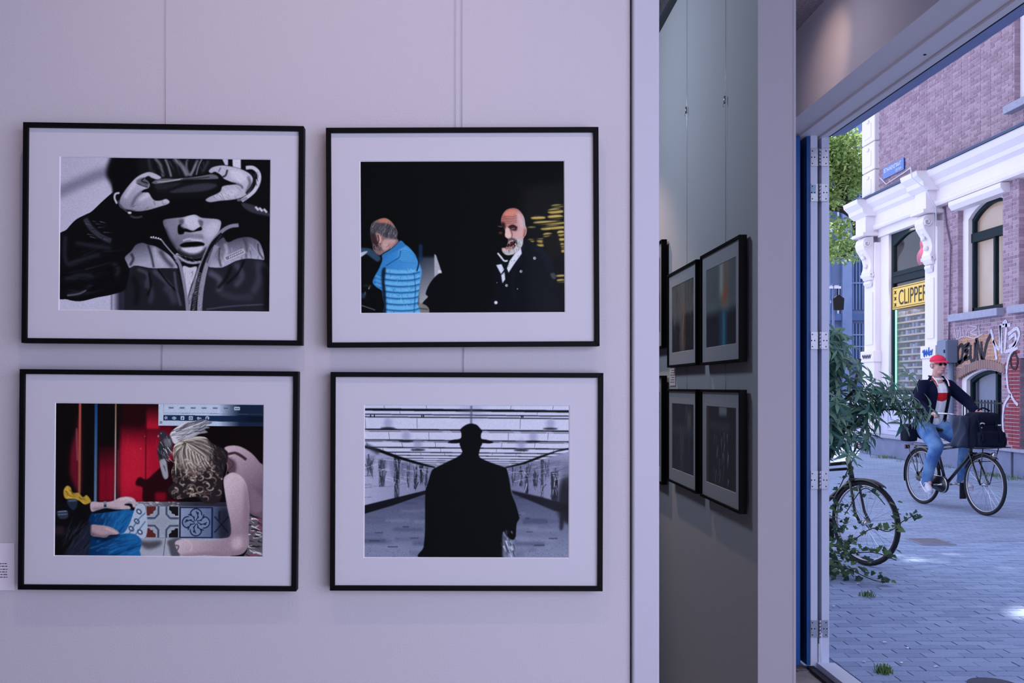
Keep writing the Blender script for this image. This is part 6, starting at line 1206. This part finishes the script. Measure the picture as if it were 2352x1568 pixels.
    rk.tube([(-.28, -.06, .74), (-.28, .06, .74)], .006, 6).build('rear_rack', BB, b, True); MB().box(-.335, -.30, -.03, .03, .68, .74).build('tail_light', mat('red_lens', (60, 12, 18), .3), b, bevel=.006)
    MB().tube([(.40, .06, .27), (.05, .09, .22)], .008, 6).tube([(.40, -.06, .27), (.05, -.09, .22)], .006, 6).build('kickstand', BB, b, True)
    if front_rack:
        fr = MB(); z = .79
        for s_ in (-1, 1): fr.tube([(X-.22, s_*.2, z), (X+.17, s_*.2, z)], .006, 6).tube([(X+.10, s_*.10, z), (X, s_*.065, .36)], .006, 6)
        fr.tube([(X+.17, -.2, z), (X+.17, .2, z)], .006, 6).tube([(X-.22, -.2, z), (X-.22, .2, z)], .006, 6)
        for i in range(6): fr.tube([(X-.22, -.15+i*.06, z), (X+.17, -.15+i*.06, z)], .004, 5)
        fr.tube([(X-.02, -.12, .62), (X-.02, .12, .62)], .006, 6).build('front_rack', BB, b, True)
        lx, lz = X+.16, .70
    else:
        lx, lz = X-.05, .99; MB().tube([(X-.20, 0, .92), (X-.12, 0, .93), (X-.09, 0, .98)], .008, 6).build('lamp_bracket', BB, b, True)
    hl = MB().tube([(lx-.05, 0, lz), (lx, 0, lz)], [.024, .036], 12).build('headlight', BB, b, True); MB().sphere((lx+.002, 0, lz), .033, 12, 6, (.35, 1, 1)).build('lens', CHR, hl, True)
    return b
bk1 = bicycle('black city bicycle ridden by the man in the red cap', (5.78, 12.4, .0), (.19, -1.13), 'black bicycles')
pk = (.43, -.90); L_ = math.hypot(*pk); bicycle('black bicycle parked in the ivy beside the doorway', (3.31-1.146*pk[0]/L_, 8.12-1.146*pk[1]/L_, .0), pk, 'black bicycles', front_rack=False, ho=.10)

# ------------------------------------------------------------------ the rider (local axes of his bicycle)
man = thing('person', 'person in a red cap and navy jacket riding a bicycle', 'person', (5.78, 12.4, 0), (0, 0, math.atan2(-1.13, .19)))
SKIN = mat('skin', (206, 156, 148), .55, var=.15, vscale=12, col2=(184, 128, 122)); LIP = mat('lips', (160, 96, 98), .5); NAVY = mat('navy_cloth', (12, 18, 46), .9, spec=.15, var=.25, vscale=14, bump=.15, bscale=40); JEAN = mat('blue_denim', (50, 96, 158), .9, var=.9, vscale=4, col2=(136, 174, 212), bump=.2, bscale=90); TEE = mat('white_tee', (240, 242, 248), .85, var=.1, vscale=20); TRED = mat('red_band', (206, 28, 44), .8); CAPM = mat('red_cap', (226, 46, 84), .85, var=.2, vscale=20); SHOE = mat('silver_trainer', (206, 206, 222), .5, var=.4, vscale=40, col2=(150, 150, 172)); SUNG = mat('sunglass_lens', (14, 12, 16), .15)
pel, chest, neck = Vector((.14, 0, 1.04)), Vector((.255, 0, 1.40)), Vector((.275, 0, 1.585)); HC = Vector((.315, 0, 1.745))
SH = {s_: Vector((.265, s_*.178, 1.49)) for s_ in (-1, 1)}; EL = {-1: Vector((.37, -.32, 1.27)), 1: Vector((.40, .33, 1.30))}; WR = {-1: Vector((.60, -.285, 1.155)), 1: Vector((.63, .27, 1.185))}
HP = {s_: Vector((.17, s_*.10, .99)) for s_ in (-1, 1)}; KN = {-1: Vector((.55, -.19, .76)), 1: Vector((.63, .15, .80))}; AN = {-1: Vector((.29, -.155, .37)), 1: Vector((.56, .14, .40))}
b = MB()
b.capsule(pel, .12, chest, .13).capsule(chest, .12, neck-Vector((0, 0, .05)), .075).capsule(neck-Vector((.01, 0, .04)), .058, HC-Vector((.02, 0, .07)), .055)
for s_ in (-1, 1):
    b.capsule(chest+Vector((0, 0, .07)), .08, SH[s_], .055).capsule(SH[s_], .048, EL[s_], .040).capsule(EL[s_], .038, WR[s_], .027).capsule(pel, .10, HP[s_], .085).capsule(HP[s_], .075, KN[s_], .055).capsule(KN[s_], .05, AN[s_], .036)
    b.capsule(AN[s_], .033, AN[s_]+Vector((.08, 0, -.07)), .024)
    # hand: palm over the grip, four curled fingers and a thumb
    w_ = WR[s_]; g = Vector((.68 if s_ < 0 else .70, s_*.295, 1.135 if s_ < 0 else 1.15)); kn_ = w_+(g-w_)*.75+Vector((0, 0, .016)); b.capsule(w_, .026, kn_, .030); b.capsule(kn_+Vector((0, -.022, 0)), .02, kn_+Vector((0, .022, 0)), .02)
    for i, (dy, L) in enumerate(((-.030, .048), (-.010, .054), (.010, .051), (.030, .042))):
        k0 = kn_+Vector((.014, dy, .004)); k1 = k0+Vector((.030, 0, -.010))*(L/.05); k2 = k1+Vector((.006, 0, -.026))*(L/.05); k3 = k2+Vector((-.018, 0, -.012)); b.capsule(k0, .0105, k1, .0098, 8).capsule(k1, .0098, k2, .009, 8).capsule(k2, .009, k3, .008, 8)
    th = kn_+Vector((-.025, -s_*.026, -.002)); b.capsule(th, .014, th+Vector((.022, -s_*.020, -.016)), .011, 8).capsule(th+Vector((.022, -s_*.020, -.016)), .011, th+Vector((.042, -s_*.016, -.026)), .009, 8)
# head with brow, nose, cheeks, jaw, ears
b.sphere(HC+Vector((-.015, 0, .035)), .092, 16, 12, (1.05, .84, 1.0)).sphere(HC+Vector((.02, 0, -.03)), .072, 14, 10, (.95, .88, 1.05)).sphere(HC+Vector((.045, 0, -.085)), .040, 12, 8, (.9, 1.15, .75)).sphere(HC+Vector((.076, 0, .028)), .022, 10, 6, (.6, 2.2, .5))
b.capsule(HC+Vector((.085, 0, .012)), .010, HC+Vector((.108, 0, -.022)), .014, 8); b.sphere(HC+Vector((.085, 0, -.060)), .018, 10, 6, (.7, 1.4, .5)).sphere(HC+Vector((.083, 0, -.075)), .016, 10, 6, (.7, 1.3, .5))
for s_ in (-1, 1): b.sphere(HC+Vector((.055, s_*.042, -.025)), .024, 10, 6, (.8, .8, .9)).sphere(HC+Vector((-.01, s_*.082, -.01)), .026, 10, 6, (.75, .35, 1.1))
me = remesh(b, .0065, 5, 'body'); me.materials.append(SKIN); me.materials.append(LIP); me.polygons.foreach_set('use_smooth', [True]*len(me.polygons))
for p in me.polygons:
    c = p.center-HC
    if c.x > .07 and abs(c.y) < .024 and abs(c.z+.067) < .0065: p.material_index = 1
o = bpy.data.objects.new('body', me); C.objects.link(o); o.parent = man
# jeans
b = MB().sphere(pel+Vector((.0, 0, -.03)), .15, 14, 10, (1, 1.1, .9))
for s_ in (-1, 1): b.capsule(HP[s_], .115, HP[s_]+(KN[s_]-HP[s_])*.55, .10).capsule(HP[s_]+(KN[s_]-HP[s_])*.5, .10, KN[s_], .082).capsule(KN[s_], .082, AN[s_]+(KN[s_]-AN[s_])*.35, .072).capsule(AN[s_]+(KN[s_]-AN[s_])*.35, .070, AN[s_]+Vector((0.015, 0, -.06)), .062)
link('jeans', remesh(b, .011, 3, 'jeans'), JEAN, man, True)
# t-shirt with a red chest band
b = MB().capsule(pel+Vector((.02, 0, .04)), .150, chest, .150).sphere(chest+Vector((.0, 0, .03)), .145, 14, 10, (.9, 1.25, .9)).capsule(chest+Vector((0, 0, .05)), .115, neck-Vector((.0, 0, .03)), .070)
me = remesh(b, .006, 6, 'shirt'); me.materials.append(TEE); me.materials.append(TRED); me.polygons.foreach_set('use_smooth', [True]*len(me.polygons))
for p in me.polygons:
    c = p.center
    if 1.30+4*c.y*c.y < c.z < 1.405 and c.x > .25: p.material_index = 1
o = bpy.data.objects.new('t_shirt', me); C.objects.link(o); o.parent = man
# open jacket
b = MB().capsule(pel+Vector((.01, 0, .02)), .178, chest, .172).sphere(chest+Vector((-.02, 0, .01)), .168, 14, 10, (.9, 1.15, .9)).capsule(chest+Vector((-.01, 0, .05)), .125, neck-Vector((.02, 0, .03)), .082).sphere(pel+Vector((-.05, 0, -.06)), .17, 12, 8, (.9, 1.1, 1))
for s_ in (-1, 1): b.capsule(chest+Vector((0, 0, .07)), .10, SH[s_], .074).capsule(SH[s_], .072, EL[s_], .064).capsule(EL[s_], .062, WR[s_]-(WR[s_]-EL[s_]).normalized()*.02, .046)
me = remesh(b, .010, 9, 'jacket'); bm = bmesh.new(); bm.from_mesh(me)
for yy in (-.073, .083): bmesh.ops.bisect_plane(bm, geom=bm.verts[:]+bm.edges[:]+bm.faces[:], plane_co=(0, yy, 0), plane_no=(0, 1, 0))
dele = [f for f in bm.faces if abs(f.calc_center_median().y-.005) < .078 and f.calc_center_median().x > (.16 if f.calc_center_median().z < 1.2 else .25) and f.normal.x > .15 and f.calc_center_median().z > .9]
dele += [f for f in bm.faces if f.calc_center_median().z > 1.55 and (f.calc_center_median()-neck).length < .12 and f not in dele and f.normal.z > .75]
bmesh.ops.delete(bm, geom=dele, context='FACES'); bm.to_mesh(me); bm.free()
jk = link('jacket', me, NAVY, man, True); so = jk.modifiers.new('s', 'SOLIDIFY'); so.thickness = .006; so.offset = 1
for s_ in (-1, 1):
    pts = [(.235, s_*.078, 1.615), (.305, s_*.082, 1.60), (.375, s_*.078, 1.545), (.405, s_*.074, 1.485)]; cl = MB().tube(pts, [.010, .014, .012, .008], 6).build('collar', NAVY, jk, True)
    MB().tube([Vector(p)+Vector((.012, 0, .004)) for p in pts[1:]], .008, 6).build('white_stripe', TEE, cl, True); MB().tube([Vector(p)+Vector((.010, s_*.012, .0)) for p in pts[1:]], .005, 6).build('red_stripe', TRED, cl, True)
    d = (WR[s_]-EL[s_]).normalized(); MB().tube([WR[s_]-d*.035, WR[s_]-d*.012], .043, 12).build('cuff_stripe', TEE, jk, True)
# shoes
for s_ in (-1, 1):
    a = Vector((0, 0, 0)); sm = remesh(MB().capsule((-.03, 0, 0), .047, (.06, 0, -.005), .047).capsule((.05, 0, -.01), .046, (.17, 0, -.022), .037), .010, 3, 'shoe'); s0 = link('trainer', sm, SHOE, man, True)
    s0.location = AN[s_]+Vector((-.005, 0, -.06)); s0.rotation_euler = (0, .45 if s_ < 0 else .2, -.25 if s_ < 0 else 0)
    MB().prism([(a.x-.08, a.y-.036), (a.x+.05, a.y-.046), (a.x+.17, a.y-.045), (a.x+.215, a.y), (a.x+.17, a.y+.045), (a.x+.05, a.y+.046), (a.x-.08, a.y+.036)], a.z-.062, a.z-.035, 'Z').build('sole', SHOE, s0, bevel=.006)
    for k in range(3): MB().tube([(a.x+.03+k*.03, a.y-.049, a.z-.02), (a.x+.015+k*.03, a.y-.040, a.z+.022)], .005, 5).build('stripe', mat('shoe_stripe', (96, 100, 124), .6), s0)
# cap and sunglasses
cp = MB(); cc = HC+Vector((-.012, 0, .048)); vs = []; n, m_ = 20, 7
for i in range(m_+1):
    t = PI/2*i/m_
    for j in range(n): a = 2*PI*j/n; vs.append(cc+Vector((.106*math.cos(a)*math.cos(t), .088*math.sin(a)*math.cos(t), .082*math.sin(t)**.9)))
cp.add(vs, [(i*n+j, i*n+(j+1) % n, (i+1)*n+(j+1) % n, (i+1)*n+j) for i in range(m_) for j in range(n)]); cap = cp.build('cap', CAPM, man, True); so = cap.modifiers.new('s', 'SOLIDIFY'); so.thickness = .004
bv = []; 
for i in range(9):
    a = -1.15+2.3*i/8
    for k in range(4): r_ = 1+.24*k; bv.append(cc+Vector((.106*math.cos(a)*(1+.26*k*max(0, math.cos(a))), .088*math.sin(a)*(1+.02*k), .004-.007*k*math.cos(a)-.02*(a/1.2)**2*k/3)))
br = MB().add(bv, [(i*4+k, (i+1)*4+k, (i+1)*4+k+1, i*4+k+1) for i in range(8) for k in range(3)]).build('brim', CAPM, cap, True); so = br.modifiers.new('s', 'SOLIDIFY'); so.thickness = .005
MB().sphere(cc+Vector((0, 0, .083)), .008, 8, 6).build('button', CAPM, cap, True)
sg = MB()
for s_ in (-1, 1): sg.sphere(HC+Vector((.084, s_*.031, .010)), .025, 10, 8, (.28, 1.0, .68)); sg.tube([HC+Vector((.08, s_*.058, .016)), HC+Vector((-.01, s_*.086, .014))], .003, 5)
sg.tube([HC+Vector((.097, -.012, .016)), HC+Vector((.097, .012, .016))], .003, 5).build('sunglasses', SUNG, man, True)
HAIR = mat('grey_hair', (150, 140, 142), .8)
b = MB().sphere(HC+Vector((-.05, 0, .0)), .075, 12, 8, (.72, 1.08, .7)); link('hair', remesh(b, .012, 2), HAIR, man, True)
# ------------------------------------------------------------------ black bag strapped on the front rack, and a dark shoulder bag behind the rider
BAGM = mat('black_nylon', (11, 16, 38), .85, spec=.2, var=.3, vscale=10, bump=.5, bscale=14, detail=2); REF = mat('reflective_print', (214, 216, 226), .4)
bag = thing('backpack', 'black nylon backpack strapped to the front rack of the bicycle', 'bag', (5.78, 12.4, 0), (0, 0, math.atan2(-1.13, .19)))
def rbox(x0, x1, y0, y1, z0, z1, vox=.018, sm=7, tap=0):
    me = remesh(MB().box(x0, x1, y0, y1, z0, z1), vox, sm)
    if tap:
        yc, xc = (y0+y1)/2, (x0+x1)/2; r = random.Random(2)
        for v in me.vertices:
            t = max(0, (v.co.z-z0)/(z1-z0)); k = 1-tap*t**2.5; n = .010*math.sin(v.co.y*31+v.co.z*17)+.008*math.sin(v.co.x*43-v.co.z*23)
            v.co.y = yc+(v.co.y-yc)*k+n; v.co.x = xc+(v.co.x-xc)*(1-tap*.6*t**2.5)+n*.8; v.co.z -= .05*abs(v.co.y-yc)*t
    return me
link('main_body', rbox(.95, 1.25, -.23, .20, .77, 1.19, .018, 30, .38), BAGM, bag, True); link('front_pocket', rbox(1.16, 1.32, -.19, .15, .79, .98, .018, 24, .15), BAGM, bag, True); link('top_lid', rbox(.96, 1.25, -.15, .11, 1.03, 1.17, .016, 30, .2), BAGM, bag, True); link('side_flap', rbox(.93, 1.16, -.29, -.16, .78, 1.15, .016, 26, .35), mat('grey_nylon', (30, 40, 66), .7, var=.3, vscale=12, bump=.4, bscale=20), bag, True)
MB().tube(spline([(1.23, -.16, 1.16), (1.265, -.16, 1.05), (1.33, -.16, .9), (1.27, -.16, .82)], closed=False), .010, 6).build('strap', BAGM, bag, True); MB().tube(spline([(1.23, .06, 1.16), (1.265, .06, 1.05), (1.33, .06, .9), (1.27, .06, .82)], closed=False), .010, 6).build('strap', BAGM, bag, True)
MB().tube([(1.262, -.12+.035*math.cos(t), 1.04+.028*math.sin(t)) for t in np.linspace(.6, 4.6, 9)], .007, 6).build('reflective_mark', REF, bag, True); MB().box(1.25, 1.262, .06, .12, 1.035, 1.05).build('reflective_mark', REF, bag)
MB().tube(spline([(1.05, -.02, 1.20), (1.08, .03, 1.235), (1.10, .10, 1.20)], closed=False), .010, 6).build('carry_handle', BAGM, bag, True)
sbg = thing('shoulder_bag', 'dark shoulder bag hanging at the hip of the cyclist', 'bag', (5.78, 12.4, 0), (0, 0, math.atan2(-1.13, .19)))
link('pouch', rbox(.02, .20, -.34, -.19, .80, 1.02, .016, 24), BAGM, sbg, True); MB().tube(spline([(.10, -.25, 1.03), (.10, -.23, 1.30), (.19, -.17, 1.57)], closed=False), .010, 6).build('strap', BAGM, sbg, True)
